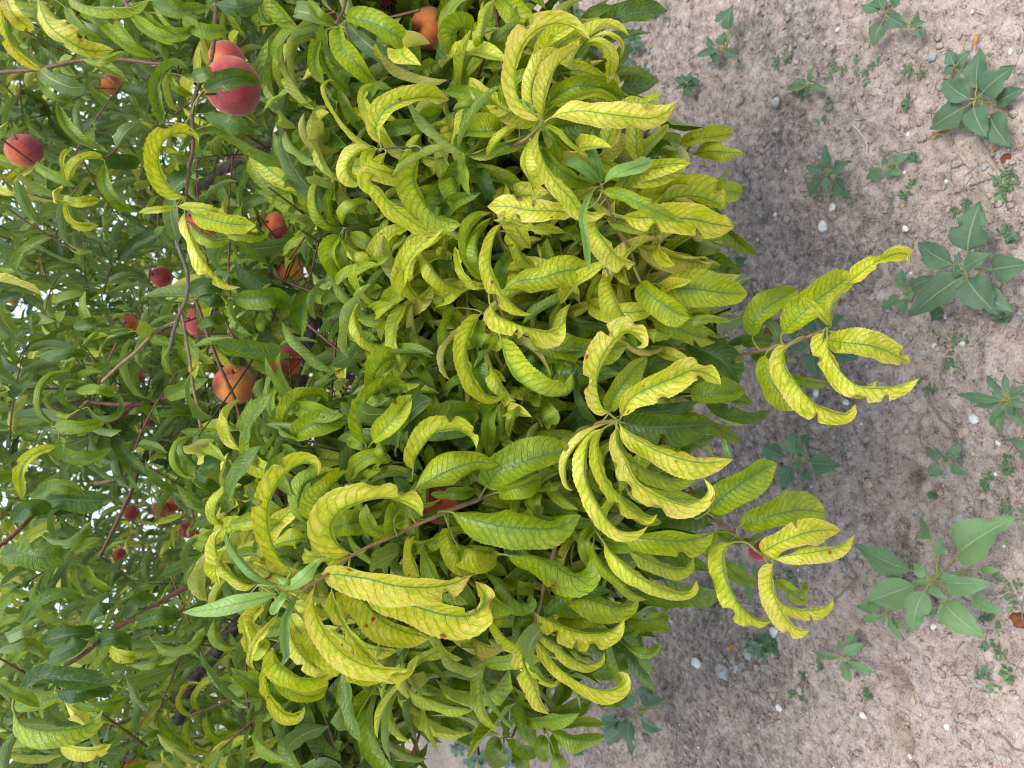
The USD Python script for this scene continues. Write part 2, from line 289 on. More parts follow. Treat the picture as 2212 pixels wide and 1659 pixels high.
# ------------------------------------------------------------------ traced leaves: depth, chlorosis, half widths (left, right of base>tip), midrib points; '*' young leaf, '~' underside turned to view
LEAVES = {
'A': '''.80 .6 110 80 575,150 720,175 880,230 1050,330 1170,440 1230,540
.86 .12~ 60 80 590,200 720,340 900,480 1080,560 1210,600
.80 .5 40 60 480,205 330,150 250,0
.85 .3~ 70 90 400,150 280,120 130,90
.83 .55 40 70 410,255 330,400 310,560 390,740
.84 .5 50 40 415,260 370,450 450,650 570,770 690,800
.80 .65 50 110 515,235 530,330 560,430 690,570 800,680 850,740
.76 .85 45 12 820,1280 700,1220 560,1080 440,900 390,770 430,705 480,705
.74 .95 120 60 890,1285 840,1150 870,1030 960,930 1150,860 1330,845 1480,870
.79 .8 60 50 1000,1280 850,1100 750,950 740,800 850,720
.75 .9 15 110 830,1300 720,1320 620,1390 590,1480 640,1560 740,1600
.74 .75 50 50 840,1310 770,1340 760,1430 900,1490 1080,1530
.80 .6 100 15 1240,1280 1230,1180 1290,1070 1420,970
.88 .6 60 60 1180,700 1260,600 1380,540
.87 .3 50 70 1270,720 1380,600 1540,490
.83 .6 15 120 1680,260 1560,250 1500,310 1530,400 1590,460
.81 .6 20 110 1790,520 1690,490 1630,570 1610,680 1640,780
.78 .7 80 30 1790,490 1760,380 1770,250 1800,120 1880,-10
.84 .4 60 60 1800,440 1900,330 2010,250 2130,200
.79 .55 80 60 1800,530 1860,535 1930,540
.79 .55 50 70 1960,1080 1850,960 1700,850 1560,800 1430,790
.77 .5 20 60 1760,990 1650,930 1510,960
.78 .7 60 140 1940,1130 1800,1145 1590,1150
.74 .88 30 60 2080,1100 1980,1160 1880,1260 1810,1380
.80 .35 20 130 1660,1190 1640,1280 1690,1400 1720,1450
.83 .15 80 80 1750,1400 1780,1600 1850,1830
.86 .05 80 70 1300,1060 1420,1150 1560,1260
.88 .15~ 40 50 590,220 600,360 640,440''',
'B': '''.70 1.0 130 8 290,1050 180,960 95,850 62,680 90,480 200,300 380,208 530,222 650,290 715,345
.71 1.0 110 20 305,1040 312,900 345,730 430,570 550,460 650,385
.73 .85 100 30 295,1030 215,900 225,700 330,530 470,430
.76 .75 100 40 380,560 450,400 550,330 650,300
.77 .8 70 60 650,390 760,370 870,430 890,550 870,730
.75 .95 26 15 710,345 800,310 900,310 980,360 1000,430 975,505
.80 .52 90 100 340,900 560,760 800,760 950,830 1040,920
.70 .97 110 120 350,1040 450,990 620,965 850,990 1080,1020 1250,1030 1380,980 1470,880
.74 .75 30 40 400,920 560,860 750,800 900,850 1000,940
.78 .33 70 110 380,1110 520,1095 700,1075 900,1160
.71 .75 15 35 315,1080 420,1130 530,1220 620,1300 680,1360
.71 .92 25 90 290,1095 265,1240 320,1420 420,1590 540,1720 610,1815 730,1865 870,1845
.75 .6 40 100 290,1280 400,1430 560,1540 740,1610
.74 .35* 45 45 815,1590 770,1440 730,1290 740,1120
.71 .8* 70 50 830,1600 950,1520 1100,1460 1280,1400
.73 .3* 50 40 800,1590 700,1490 580,1420 460,1410
.82 .7 50 50 1060,1400 1200,1280 1320,1170 1400,1080
.85 .6 60 50 790,1300 900,1260 1040,1210
.86 .6 70 70 800,1460 950,1420 1120,1350 1230,1300
.95 .7 80 50 1500,1250 1640,1210 1800,1190 1960,1165
.95 .75 80 75 1610,1345 1750,1320 1900,1325 2050,1330
.97 .6 80 40 1560,1310 1450,1320 1330,1290
.98 .6 40 40 1650,1180 1800,1110 1970,1110
.97 .6 25 25 1540,1390 1430,1440 1290,1440
.74 .93 140 30 195,1185 150,1320 150,1450 200,1600 240,1720
.72 .8* 16 16 290,1030 200,930 100,860
.73 .5* 14 14 310,1090 380,1200 445,1295
.84 .2 70 80 300,700 420,610 540,690
.86 .15 70 80 560,1320 700,1300 850,1340''',
'C': '''.74 .85 40 110 930,-228 880,-100 790,20 870,110 960,230 1100,340 1250,440 1400,505
.76 .75 25 170 1240,-250 1190,-100 1170,30 1250,200 1390,350 1580,410
.79 .55 10 120 1500,-60 1540,100 1600,220 1640,300
.88 .75 80 8 545,430 430,400 340,290 310,160 340,60 440,5
.88 .65 60 10 540,415 460,320 450,200 500,90 540,30
.87 .7 90 50 545,420 600,300 700,240 810,235
.86 .7 40 100 530,490 470,570 450,660 500,790 600,870
.87 .55 50 50 545,510 520,620 570,760 650,860
.85 .8 40 60 545,520 620,640 750,710 880,740 1010,770
.87 .5 60 60 620,480 750,560 950,610
.86 .6 20 40 680,1050 620,960 640,870 710,820
.88 .45 40 50 560,760 650,900 780,945 900,920 945,870
.83 .7 40 50 1060,500 980,610 930,720
.78 .85 20 75 1150,540 1090,680 1080,820 1110,930 1170,1020 1250,1090
.81 .65 50 50 1120,600 1170,750 1240,900
.77 .8 20 100 1190,580 1260,680 1330,800 1430,900 1550,960 1630,980
.82 .7 70 90 1310,970 1150,960 1000,1040 870,1130
.83 .85 40 80 700,1080 660,1200 690,1330 770,1420 870,1450 960,1410
.84 .55 50 60 1030,1250 970,1350 1060,1470
.84 .55 60 20 800,1700 860,1600 1000,1540 1150,1530 1240,1570 1275,1660
.80 .6 20 80 1530,1130 1480,1230 1450,1350 1490,1550
.76 .6 75 10 1800,900 1690,760 1630,620 1640,470 1720,360 1850,300
.75 .55 90 10 1790,890 1730,700 1715,560 1760,430 1850,340
.73 .8 50 20 1800,945 1650,880 1570,760 1530,600
.73 .75 30 25 1800,945 1710,942 1620,940
.71 .9 25 95 1950,380 1890,470 1850,600 1830,760 1880,920 1960,1040 2100,1160 2200,1190
.78 .45 60 60 2000,660 1920,820 1930,980
.80 .3 60 60 1740,1250 1720,1400 1730,1500
.77 .7 60 60 1960,1340 1900,1420 1850,1500
.80 .7 40 40 1320,570 1400,640 1490,710
.82 .45 60 60 1400,690 1480,780 1590,880
.82 .6 60 50 1290,1000 1400,1080 1520,1130
.86 .6 50 60 1130,1220 1000,1210 880,1210
.90 .35 50 50 960,400 840,330 760,320
.80 .1 70 60 1750,-100 1780,50 1860,200''',
'D': '''.72 .95 100 100 620,310 400,290 200,285 0,250 -180,250
.74 .85 45 45 520,480 380,450 200,440 0,390 -130,370
.70 .45* 35 35 760,90 690,200 650,340 670,500 690,650 710,820
.70 .55 60 60 830,115 970,140 1130,215 1300,300 1540,400
.74 .9 110 150 970,330 1150,345 1400,350 1600,360 1780,400 1970,430
.72 .87 40 130 760,370 790,480 880,610 980,710 1110,750
.73 .8 120 140 -60,985 100,900 300,870 500,810 820,790
.76 .75 20 80 -20,470 60,560 130,690 240,780
.88 .1 90 70 1100,660 1300,640 1480,700
.90 .35 80 80 1500,560 1700,600 1860,630
.86 .55 60 50 1480,850 1650,770 1860,760
.80 .62 150 150 1330,930 1420,960 1650,970 1850,1000 2090,1010
.76 .65 90 130 1150,900 1230,1010 1370,1110 1480,1180 1590,1220
.73 .8 15 130 880,850 900,970 960,1120 1050,1240 1160,1320
.79 .6 50 50 820,850 740,1000 760,1180
.84 .38 100 80 850,1200 700,1270 540,1330 370,1330
.72 .9 20 150 -160,1090 -90,1200 60,1265 220,1320 380,1340 500,1260
.78 .65 110 130 170,1400 450,1460 620,1490 850,1500 1040,1460
.69 .96 140 10 875,2048 815,1978 775,1800 795,1630 870,1480 1000,1350 1100,1350 1180,1440 1120,1480
.81 .6 110 90 1250,1220 1450,1300 1650,1380 1840,1400
.77 .5 40 40 1420,1200 1600,1240 1760,1230 1950,1250
.77 .7 30 90 1160,1325 1280,1340 1430,1370
.80 .75 200 15 1030,310 1200,260 1400,190 1560,160 1740,190 1890,270
.84 .62 90 80 1740,80 1900,115 2040,130
.85 .2 80 80 300,1080 450,1120 620,1090
.86 .15 90 80 950,1090 1100,1200 1260,1240
.86 .2 90 90 560,560 420,560 250,600
.88 .2 80 80 1100,260 1000,300 860,340''',
'E': '''.71 .87 140 8 990,1880 880,1760 800,1560 780,1380 810,1230 890,1080 1010,970 1130,930 1205,965 1225,1045
.77 .6 100 10 1130,1470 1070,1370 1060,1250 1100,1120 1200,1060 1380,990
.76 .65 130 10 1160,1430 1220,1300 1280,1200 1400,1080 1480,1000
.71 .9 185 15 1510,1728 1400,1660 1330,1530 1350,1430 1450,1330 1700,1250 1900,1250 2050,1310 2130,1400
.76 .55 120 100 1350,1510 1500,1460 1600,1440
.74 .7 100 80 1690,760 1800,640 1900,530 2040,340
.76 .6 110 20 1640,790 1590,600 1610,470 1680,350 1800,270 1920,270 2010,310
.78 .62 110 20 1690,330 1730,150 1800,40 1930,0
.78 .55 60 30 1800,300 1780,180 1900,40
.86 .7 90 10 940,680 930,550 980,440 1080,370 1230,345 1310,410
.84 .7 110 90 990,730 1100,640 1250,580 1480,565
.90 .4 50 40 1010,560 1180,460 1380,440 1540,350
.88 .6 40 40 980,740 890,800 850,900 900,970
.88 .5 40 40 1200,800 1100,870 1150,930
.79 .2~ 120 60 1900,800 1950,600 2100,430 2212,380
.80 .5 60 60 1690,800 1580,760 1470,740
.76 .55 70 20 1870,920 1790,830 1770,700
.77 .65 60 70 1870,920 1700,880 1560,960 1500,1080
.76 .6 80 30 1830,960 1720,1000 1680,1060
.84 .8 80 10 390,1480 335,1400 350,1280 430,1180 560,1125
.80 .7 80 70 960,1370 790,1400 600,1440 450,1470
.75 .8 60 110 1160,1600 1000,1610 810,1660
.75 .7 70 60 1890,1560 1720,1520 1650,1400 1640,1290
.74 .6 90 40 1890,1550 1870,1420 1930,1300
.77 .6 50 50 2100,1430 2000,1460 1890,1490
.90 .2 60 60 390,1490 440,1350 410,1260
.80 .4 80 80 1230,1500 1100,1330 960,1330''',
'F': '''.75 .65 90 100 1770,490 1800,380 1900,230 2000,100 2100,20
.78 .1 45 30 1680,580 1580,510 1510,370 1490,200 1490,110
.71 1.0 20 60 1750,590 1640,640 1500,760 1400,900 1380,1020 1400,1130 1450,1180
.70 .85 30 110 1740,620 1600,730 1560,870 1560,1060 1640,1250 1740,1410 1860,1520 2000,1530 2110,1480
.70 .86 30 90 1720,640 1670,750 1680,930 1740,1090 1860,1250 1990,1370 2110,1430 2190,1380
.76 .5 160 150 690,1150 800,1010 1000,930 1200,870 1370,830 1480,760
.73 .75 150 110 60,1180 200,1090 400,990 600,930 800,950
.74 .87 140 10 60,1000 90,880 230,690 330,650 450,640 560,710 610,810
.80 .45 110 90 20,660 240,580 400,520 640,480
.73 .75 170 10 824,-158 840,-80 880,50 950,170 1060,280 1200,350 1350,350 1440,280 1445,150
.75 .83 35 110 650,-370 580,-260 520,-100 515,0 550,140 620,270 700,350 790,370 860,330
.80 .35 70 60 600,-50 640,150 720,370
.80 .5 60 60 800,400 720,560 700,850
.79 .45 60 70 830,400 830,570 850,750
.78 .6 40 40 1000,420 910,560 890,720
.81 .5 120 30 1150,450 1200,560 1240,640
.84 .02 130 100 1560,480 1440,620 1380,680
.82 .2 40 60 1220,100 1050,60 900,0
.73 .55 120 200 385,1360 560,1420 800,1480 1050,1505 1300,1500 1520,1390
.75 .6 60 100 800,1190 960,1150 1180,1065
.79 .35 60 40 600,1180 450,1190 210,1210
.78 .5 50 40 1380,1100 1250,1140 1120,1170
.80 .45 50 60 1300,1180 1400,1270 1530,1360
.80 .6 60 60 1130,1190 1120,1300 1170,1400
.85 .05 70 70 1480,1400 1600,1480 1700,1500
.78 .55 50 60 1640,1500 1560,1600 1560,1700 1600,1860
.84 .1 80 80 760,640 600,700 400,760
.84 .1 70 70 1250,160 1100,200 1000,330''',
'G': '''.70 .92 110 130 -125,545 -30,370 150,270 330,200 500,130 650,170 750,250
.80 .0 60 60 -120,520 100,500 350,470 560,400
.78 .15 110 170 -110,580 50,620 300,620 550,605 690,590
.71 .93 60 150 -140,590 -60,680 60,760 200,830 400,900 620,935 860,905
.75 .55 30 110 -150,620 -100,850 30,960 180,1040 350,1085 560,1060
.69 .97 25 130 -160,600 -160,750 -90,900 0,1090 130,1190 280,1260 430,1300 560,1260 640,1190 600,1070
.82 .5 120 90 480,350 640,330 800,330 950,290
.86 .25 60 60 600,400 750,470 900,530 1050,540 1180,480
.80 .58 130 150 640,1360 750,1250 900,1130 1080,1010 1240,940
.82 .63 150 130 890,1500 1050,1440 1250,1380 1450,1345 1660,1370
.77 .6* 16 30 830,910 800,850 770,725
.90 .25 60 60 450,860 520,770 690,700''',
'H': '''.80 .75 150 110 830,1040 950,910 1150,730 1370,570 1470,500
.83 .55 120 80 580,1070 600,920 690,810 830,720 970,640
.78 .9 85 60 1410,590 1530,490 1680,390 1840,330 1930,340 1945,420
.75 .75 35 35 1265,960 1180,860 1080,760 1005,710
.75 .8 50 10 1265,900 1270,780 1350,660
.77 .88 120 110 1220,1080 1400,1105 1600,1130 1780,1190 1950,1285
.75 .9 30 130 1200,1010 1210,1120 1290,1290 1400,1430 1550,1490 1660,1440
.74 .93 15 120 1230,1050 1250,1190 1350,1350 1500,1480 1700,1500 1870,1480 2040,1410
.74 .8 15 15 1240,1000 1320,1040 1345,1110 1340,1180
.88 .3 60 60 480,1120 600,1080 770,1090
.88 .3 50 50 560,1220 740,1230 930,1240
.87 .2~ 40 40 640,900 740,940 790,1030 800,1110
.86 .45 40 50 900,1400 1050,1440 1240,1460
.88 .3 30 60 330,520 380,450 470,520
.84 .02 140 100 0,1115 200,1190 350,1290 460,1460
.76 .88 20 150 890,1130 850,1200 870,1330 960,1450 1050,1560 1150,1650 1320,1720 1420,1720 1475,1640
.79 .75 60 110 700,1190 690,1290 730,1420 840,1560 1000,1680''',
'I': '''.66 .9* 70 70 880,520 700,570 450,630 250,670 40,690
.66 .9* 60 60 940,500 1050,420 1150,320 1240,220
.66 1.0* 40 40 940,510 880,600 810,710
.66 .8* 30 30 1000,470 930,420 860,385
.69 .25* 55 20 920,460 760,400 600,290 480,130 420,-30
.74 .9 90 15 690,450 560,430 430,330 350,200 330,60 380,-40
.75 .85 70 100 1500,200 1300,205 1080,205
.69 .95 110 170 1250,350 1450,365 1680,400 1900,455 2150,470 2380,440 2560,360
.73 .9 20 160 1450,450 1560,540 1660,640 1780,760 1960,850 2200,915
.69 .95 30 120 1195,430 1180,570 1200,690 1280,870 1420,1030 1580,1130 1750,1180 2020,1190
.71 .9 40 80 1340,480 1370,640 1480,850 1600,1000 1740,1150 1850,1230 2000,1200 2090,1050
.72 .85 70 110 1150,800 1220,980 1400,1130 1600,1240 1790,1290
.70 .93 40 100 970,780 1000,920 1080,1060 1190,1150 1350,1190
.67 .3* 45 35 1060,510 970,650 930,780 930,950 940,1070 900,1160
.70 .95 40 30 880,700 790,800 690,930 640,1030 625,1130 670,1185
.73 .85 30 120 830,1000 850,1100 930,1190 1100,1270 1260,1250 1370,1200
.75 .8 50 60 850,1180 920,1320 1070,1410 1220,1410 1310,1330
.74 .93 15 75 755,1110 770,1270 800,1420 900,1550 1000,1590 1080,1560 1105,1510
.73 .85 30 50 560,690 575,800 600,950 600,1040
.74 .9 60 90 720,640 640,760 700,890
.76 .9 60 60 980,600 1100,640 1240,720 1320,730
.75 .85 70 80 970,720 1060,860 1140,920
.77 .85 70 60 1420,520 1460,610 1500,700
.77 .85 50 60 760,250 710,210 660,180
.74 .85 100 10 2110,380 2050,230 2035,120 2060,20
.82 .2 80 80 2150,80 2000,100 1880,140
.77 .3 60 40 430,250 500,350 650,420
.76 .8 60 60 780,920 700,1020 620,1080
.78 .5 60 60 960,900 1080,1000 1200,1080''',
'J': '''.75 .7 15 70 1635,60 1640,160 1720,300 1850,400 1960,520 2100,580
.74 .78 25 110 1720,80 1790,170 1900,280 2050,400 2212,480 2390,530 2500,500 2530,410
.76 .55 20 170 850,185 1080,190 1250,260 1400,350 1500,380 1600,330 1610,220
.77 .8 15 170 430,85 600,145 830,180
.76 .75 30 110 370,-50 400,120 500,260 640,350
.80 .45 25 120 680,340 800,390 880,520 990,600 1070,600 1090,540
.82 .6 60 60 1110,470 980,480 830,400
.82 .5 30 60 480,360 500,430 570,560 600,650
.80 .65 15 140 1250,460 1380,470 1520,540 1700,610 1860,640 1960,620 2020,560
.83 .5 40 80 1210,480 1270,570 1380,650 1510,710
.78 .88 5 150 1130,700 1300,780 1460,850 1650,870 1800,840 1900,750
.79 .8 10 80 1110,870 1200,900 1300,970 1420,1070 1560,1140 1680,1110 1725,1035
.76 .95 10 110 1110,880 1160,980 1280,1120 1420,1240 1580,1330 1750,1370 1870,1330 1900,1260 1840,1205
.78 .88 90 8 1075,945 980,960 880,920 800,830 720,700
.77 .92 20 100 1070,840 1030,920 1020,1080 1060,1220 1120,1350 1170,1480 1245,1575
.76 .75 20 50 1090,940 1090,1050 1100,1150 1180,1270 1280,1310 1320,1270
.90 .3 60 70 1110,690 990,800 870,920
.80 .85 30 50 650,700 700,740 880,745
.71 .9 90 180 -370,540 -100,590 120,650 320,705 540,715 660,640 680,530 600,415
1.05 .35 90 60 520,1170 400,1270 300,1440
1.05 .35 70 30 540,1210 560,1340 600,1500
1.05 .3 60 60 560,1250 650,1380 780,1480
1.02 .45 50 120 860,1230 880,1370 960,1480 1130,1570
1.04 .2~ 60 30 880,1280 1000,1450 1130,1560
1.05 .3 60 50 550,1200 700,1240 830,1290
1.05 .4 60 80 1100,1600 1300,1570 1450,1540 1620,1460
1.05 .35 50 60 480,900 440,1000 430,1120
1.05 .35 60 60 700,870 600,970 560,1100
1.08 .3 60 70 250,1450 160,1500 80,1560
.92 .5 60 70 1900,740 2080,760 2290,720
.92 .55 50 60 1900,890 2000,830 2150,800 2290,850
.92 .5 50 40 1890,960 2000,1030 2120,1050 2230,960
.95 .15 70 70 1720,1090 1820,1110 1930,1150''',
'K': '''.78 .85 25 140 840,520 770,620 780,800 850,960 950,1100 1080,1200 1190,1210
.83 .45 60 60 770,680 880,800 980,860 1080,880
.76 .9 20 120 1200,700 1190,850 1220,1000 1300,1160 1400,1270 1520,1290
.79 .88 15 80 1210,880 1250,1020 1380,1100 1560,1110 1680,1070 1725,1010
.82 .55 60 50 1210,850 1320,920 1430,1010 1500,1020
.82 .5 35 35 1480,1020 1470,940 1485,860
.77 .92 40 100 1200,670 1260,650 1450,620 1650,590 1800,550 1920,450
.79 .9 110 110 1100,610 1250,530 1450,450 1620,415 1800,415
.86 .05 100 120 630,270 450,310 200,320 0,380
.76 .6 60 150 -150,440 0,475 200,500 400,510 560,480 690,430
.81 .6 50 40 700,430 650,540 620,660
.78 .7 60 90 -100,560 150,690 330,750 450,740 510,650
.86 .4 50 40 690,430 820,490 940,530
.86 .4 30 40 920,500 1030,500 1130,440''',
'L': '''.62 .93 110 70 280,-40 300,0 380,190 520,310 700,400 905,395
.64 1.0 60 60 40,-20 120,130 270,240
.63 .92 10 50 20,-20 30,200 110,380 250,510 340,560
.68 .65 20 70 540,-20 720,60 900,70 1050,60 1180,0
.70 .5 40 40 520,60 600,180 700,270 830,330
.68 .5 50 40 740,120 900,270 1050,390 1260,460
.68 .6 60 40 1030,110 1150,230 1300,300 1430,320
.69 .45 40 60 1130,100 1260,230 1420,270 1590,200
.69 .4 50 60 1440,140 1600,240 1800,240
.70 .3 60 60 1200,0 1400,80 1650,60
.75 .15 70 70 1690,30 1900,60 2090,0
.72 .3~ 30 40 650,160 760,240 880,300
.72 .35 40 40 470,190 560,260 700,320
.64 .6 20 40 640,470 800,480 990,410
1.0 .15~ 70 70 300,540 400,620 560,690 680,690
1.0 .35 30 30 300,600 390,740 600,820
.80 .85 120 8 1470,1570 1330,1470 1260,1330 1260,1200 1320,1100 1430,1060 1530,1080 1575,1135
.88 .45 60 30 1320,1010 1250,850 1230,700 1300,570 1400,510 1490,550
.86 .35 20 40 1410,1210 1530,1050 1680,1010 1800,1060 1860,1140
.83 .1 70 70 1610,710 1750,650 1900,620 2060,650
.86 .2 60 60 1600,900 1750,960 1900,1010 2080,1060
.88 .3~ 50 50 1680,570 1600,590 1520,620
.88 .5 30 25 1320,570 1400,700 1530,760
1.0 .45 50 30 450,820 500,960 640,1120 870,1210
.98 .15~ 60 60 920,1170 990,1050 1110,960
.97 .85 15 50 820,1250 680,1250 580,1330 530,1440
1.0 .85 20 20 530,1450 490,1300 510,1210 590,1165
.95 .4 40 50 830,1280 830,1450 930,1600 1080,1680
1.0 .85 10 35 540,1600 450,1600 430,1520 500,1470
1.0 .8 40 40 500,1570 620,1600 800,1580
.84 .1 70 70 1480,1320 1400,1430 1330,1460''',
'M': '''.80 .8 25 25 1280,30 1150,45 1005,70
.79 .85 40 40 1280,25 1450,35 1630,70
.80 .8 60 80 1370,70 1500,110 1670,150 1860,160
.82 .6 20 40 1600,200 1750,240 1900,240 1955,185
.80 .93 15 80 1340,60 1370,200 1430,350 1530,480 1640,580 1745,610
.83 .1~ 50 50 1240,-60 1240,100 1290,290
.84 .7 15 60 1370,140 1470,230 1560,270 1680,250
1.0 .3 60 80 1680,690 1850,690 2000,690 2130,770
.98 .1 60 60 1370,660 1470,600 1640,600
.98 .1 60 50 1420,690 1530,710 1640,740
1.0 .2 40 40 1440,890 1550,850 1660,830
1.0 .15 45 45 270,1110 450,1100 670,1100
.95 .4 40 15 390,1610 300,1500 300,1350 370,1260 520,1215
.97 .3 30 15 610,1500 490,1450 450,1370 500,1300 620,1300
.95 .5 40 40 830,1380 680,1350 550,1370
1.0 .2 25 25 640,1480 700,1560 820,1560 880,1480 860,1380
.93 .5 50 50 390,1620 560,1620 770,1590
1.1 .9 20 40 490,-30 490,60 560,150 720,160
1.1 .15 40 40 700,850 610,880 530,900''',
'N': '''.85 .35 60 60 270,1030 430,930 600,930 750,1000
.88 .1 80 100 370,1060 550,1030 750,1040 980,1040
.85 .05 70 70 110,1230 250,1110 460,1110
.92 .3 60 60 510,480 560,620 700,680 850,650 980,580
.82 .25 100 110 0,1520 200,1500 400,1530 620,1490
.90 .3 30 70 380,1360 550,1390 700,1340 790,1230
.90 .8 40 60 500,560 300,640 180,800 190,1040
.95 .45 15 50 1690,480 1560,540 1530,680 1600,800 1700,850
.93 .1 60 50 1740,760 1850,680 2030,600
.95 .35 25 50 1680,480 1600,600 1730,760
.95 .1 50 50 1700,840 1800,900 1910,930''',
'O': '''.75 .05 120 70 190,970 350,890 500,885 700,900 980,940
.78 .0 50 100 480,1000 700,980 990,970
.80 .05 80 80 780,550 600,620 400,720
.82 .05 60 80 840,480 600,500 350,560
.82 .05 70 60 850,560 1000,530 1150,600
.84 .1 80 70 1190,390 1350,350 1590,340
.80 .4 40 60 1330,560 1500,640 1680,570 1785,430
.72 .6 25 130 110,1150 200,1280 400,1330 600,1320 780,1270 900,1150
.80 .95 80 60 560,1080 680,1200 800,1330
.78 .95 40 80 520,1440 700,1500 850,1500 970,1450
.80 .35 30 60 610,1080 800,1110 1000,1090 1130,1030
.70 .3 50 60 -50,650 100,610 280,590 430,720
.80 .15 60 40 200,400 300,250 450,160 620,140 760,220
.85 .05 60 60 1080,350 1170,240 1350,150
.85 .1 50 50 760,400 850,300 1000,230
.70 .4 60 40 -50,900 80,990 200,1040 350,1130
.90 .85 40 60 960,600 1080,680 1200,700
.88 .4 30 50 1110,770 1300,740 1500,670
.86 .5 40 60 1870,340 1880,500 1960,580 2080,600
.70 .3~ 60 60 270,450 170,470 60,530
1.1 .45 30 30 1390,1330 1260,1430 1220,1530 1290,1590
1.2 .88 40 8 1680,1210 1590,1130 1570,1040 1640,940 1740,920
1.2 .8 60 15 1740,1150 1720,1050 1800,940 1950,890 2080,910
1.2 .88 10 50 1640,1240 1640,1350 1700,1480 1830,1530
1.2 .82 15 60 1800,1200 1850,1340 1950,1400 2100,1340
1.22 .5 40 40 1900,1120 1970,1250 2110,1310
1.22 .4 30 40 2000,1100 2100,1120 2200,1080''',
'P': '''1.1 .4 60 60 300,1220 420,1330 560,1400 680,1400
1.0 .42 60 100 1250,1340 1450,1400 1600,1420 1740,1380
1.02 .45 60 40 1250,1290 1450,1270 1740,1280
1.0 .4 60 60 1200,1370 1180,1480 1230,1600
1.0 .4 40 80 910,1400 1000,1480 1150,1520
1.05 .35 80 80 820,1400 760,1500 850,1640
1.0 .3 50 50 1650,1080 1780,1075 1930,1050
1.02 .4 70 60 1290,1520 1330,1620 1380,1700
1.1 .3 80 70 1000,1290 1100,1270 1190,1260
1.1 .3 70 70 960,1500 1010,1620 1000,1750'''}
# shoots and limbs: material, depth at start, depth at end, radius start, end (picture px of 2212), tile, points; they run from wood to tip
SHOOTS = '''olive_twig .84 .68 5.5 3.5 F 1100,1010 800,1160 400,1340 0,1510 -491,1748 -711,1898 -850,1990 -911,2048
olive_twig .84 .74 5.5 3 D 1160,1050 1140,900 1040,640 960,480 900,300 840,180 815,110
olive_twig 1.0 .77 6.5 2.5 H -600,1420 -100,1370 300,1260 490,1200 700,1150 950,1090 1240,985
green_twig .77 .775 1.6 1.0 H 1265,960 1285,850 1330,730 1450,570
olive_twig 1.0 .78 6 2.5 K 0,100 300,170 560,240 620,270 820,420 1000,560 1200,690
olive_twig .84 .78 4.5 2.2 J 1300,100 1270,230 1190,470 1140,670 1100,850 1080,1000
olive_twig .82 .72 5 3 B -300,1330 0,1260 150,1200 290,1080
green_twig .84 .76 4 2.2 A 1700,1240 1500,1260 1250,1275 1000,1290 830,1300
olive_twig .84 .72 4.5 3 F 1500,740 1640,640 1720,585 1850,565
red_brown_twig .84 .80 3.2 2.6 A 600,-60 590,0 555,90 500,210
olive_twig .88 .84 3.0 2.4 A 680,520 630,420 580,270 565,180
green_twig .92 .85 3.0 2.2 C 1450,1330 1380,1300 1100,1210 880,1130 660,1040
green_twig .93 .88 3.0 2.2 C 900,520 800,470 700,450 560,435
green_twig .92 .85 3.0 2.0 E 1600,870 1540,850 1300,790 1100,740 950,735
red_brown_twig .86 .79 3.4 2.6 A 1720,740 1730,690 1790,510
olive_twig 1.1 .95 3.5 2.0 B 1300,1900 1450,1600 1480,1530 1570,1280 1600,1190
olive_twig .80 .74 4.5 3 I 1000,860 880,960 800,1050 755,1110
green_twig .82 .74 4 2.5 I 800,300 760,400 690,455
olive_twig .82 .73 4 2.5 C 1960,640 1900,480 1940,370 1960,330
olive_twig .84 .74 4 2.5 C 2080,1500 2000,1330 1900,1100 1830,930
olive_twig .84 .77 4 2.5 C 2000,1330 1880,1250 1760,1180
red_brown_twig 1.05 1.0 4.5 4.0 L -100,590 0,580 350,540 700,470 1000,480 1300,505
red_brown_twig .70 .66 5 4 L 200,-200 280,-40 300,10
red_brown_twig .74 .70 4 3 L 1000,-200 1000,0 1080,110
red_brown_twig 1.02 .98 3 2.4 L 1000,1020 920,1190 850,1250 800,1270
red_brown_twig .95 .82 4.6 3.4 L 1710,40 1690,380 1650,560 1560,720 1530,1000 1525,1300 1480,1560
grey_bark .90 .82 4.4 3.6 M 1260,-200 1255,0 1260,180 1290,320 1360,520 1360,650 1280,820 1225,1080
red_brown_twig 1.08 1.12 3.2 4.0 M 1380,640 1430,740 1500,920 1600,1180 1690,1400 1770,1660 1850,1950
olive_twig 1.12 1.14 3.0 3.2 M 1310,760 1340,870 1390,1200 1430,1500 1460,1659 1480,1760
olive_twig 1.15 1.15 3.2 3.4 M 1290,850 1130,940 1000,1060 860,1180 740,1310
red_brown_twig 1.3 1.3 5 6 M 1260,1410 1100,1450 960,1470 880,1540 760,1650
red_brown_twig 1.25 1.25 4 4.5 M 0,1500 300,1470 650,1455 960,1455
olive_twig 1.1 1.0 4 3.5 M 640,1440 500,1570 390,1640
red_brown_twig 1.35 1.4 4 5 N 1480,480 1300,660 1200,780 1000,860 830,890
red_brown_twig 1.35 1.3 4 3.5 N 1200,790 1140,980 1000,1280 870,1540
red_brown_twig .90 .80 5.5 4.5 O 1620,90 1450,170 1300,270 1100,390 850,570 700,680 560,760
red_brown_twig .86 .80 4.5 4 N 260,1180 160,1290 60,1400 -60,1500
olive_twig 1.25 1.2 3.2 2.4 O 2150,980 2050,1040 1850,1130 1650,1210
green_twig 1.1 1.05 3 2.4 J 900,1180 860,1210 680,1170 530,1170
green_twig 1.08 1.0 3 2.4 P 1180,1200 1200,1270 1220,1370
green_twig 1.12 1.02 3 2.4 P 1000,1250 920,1380 850,1400
green_twig .97 .92 2.6 2.0 J 1760,980 1830,920 1890,880'''
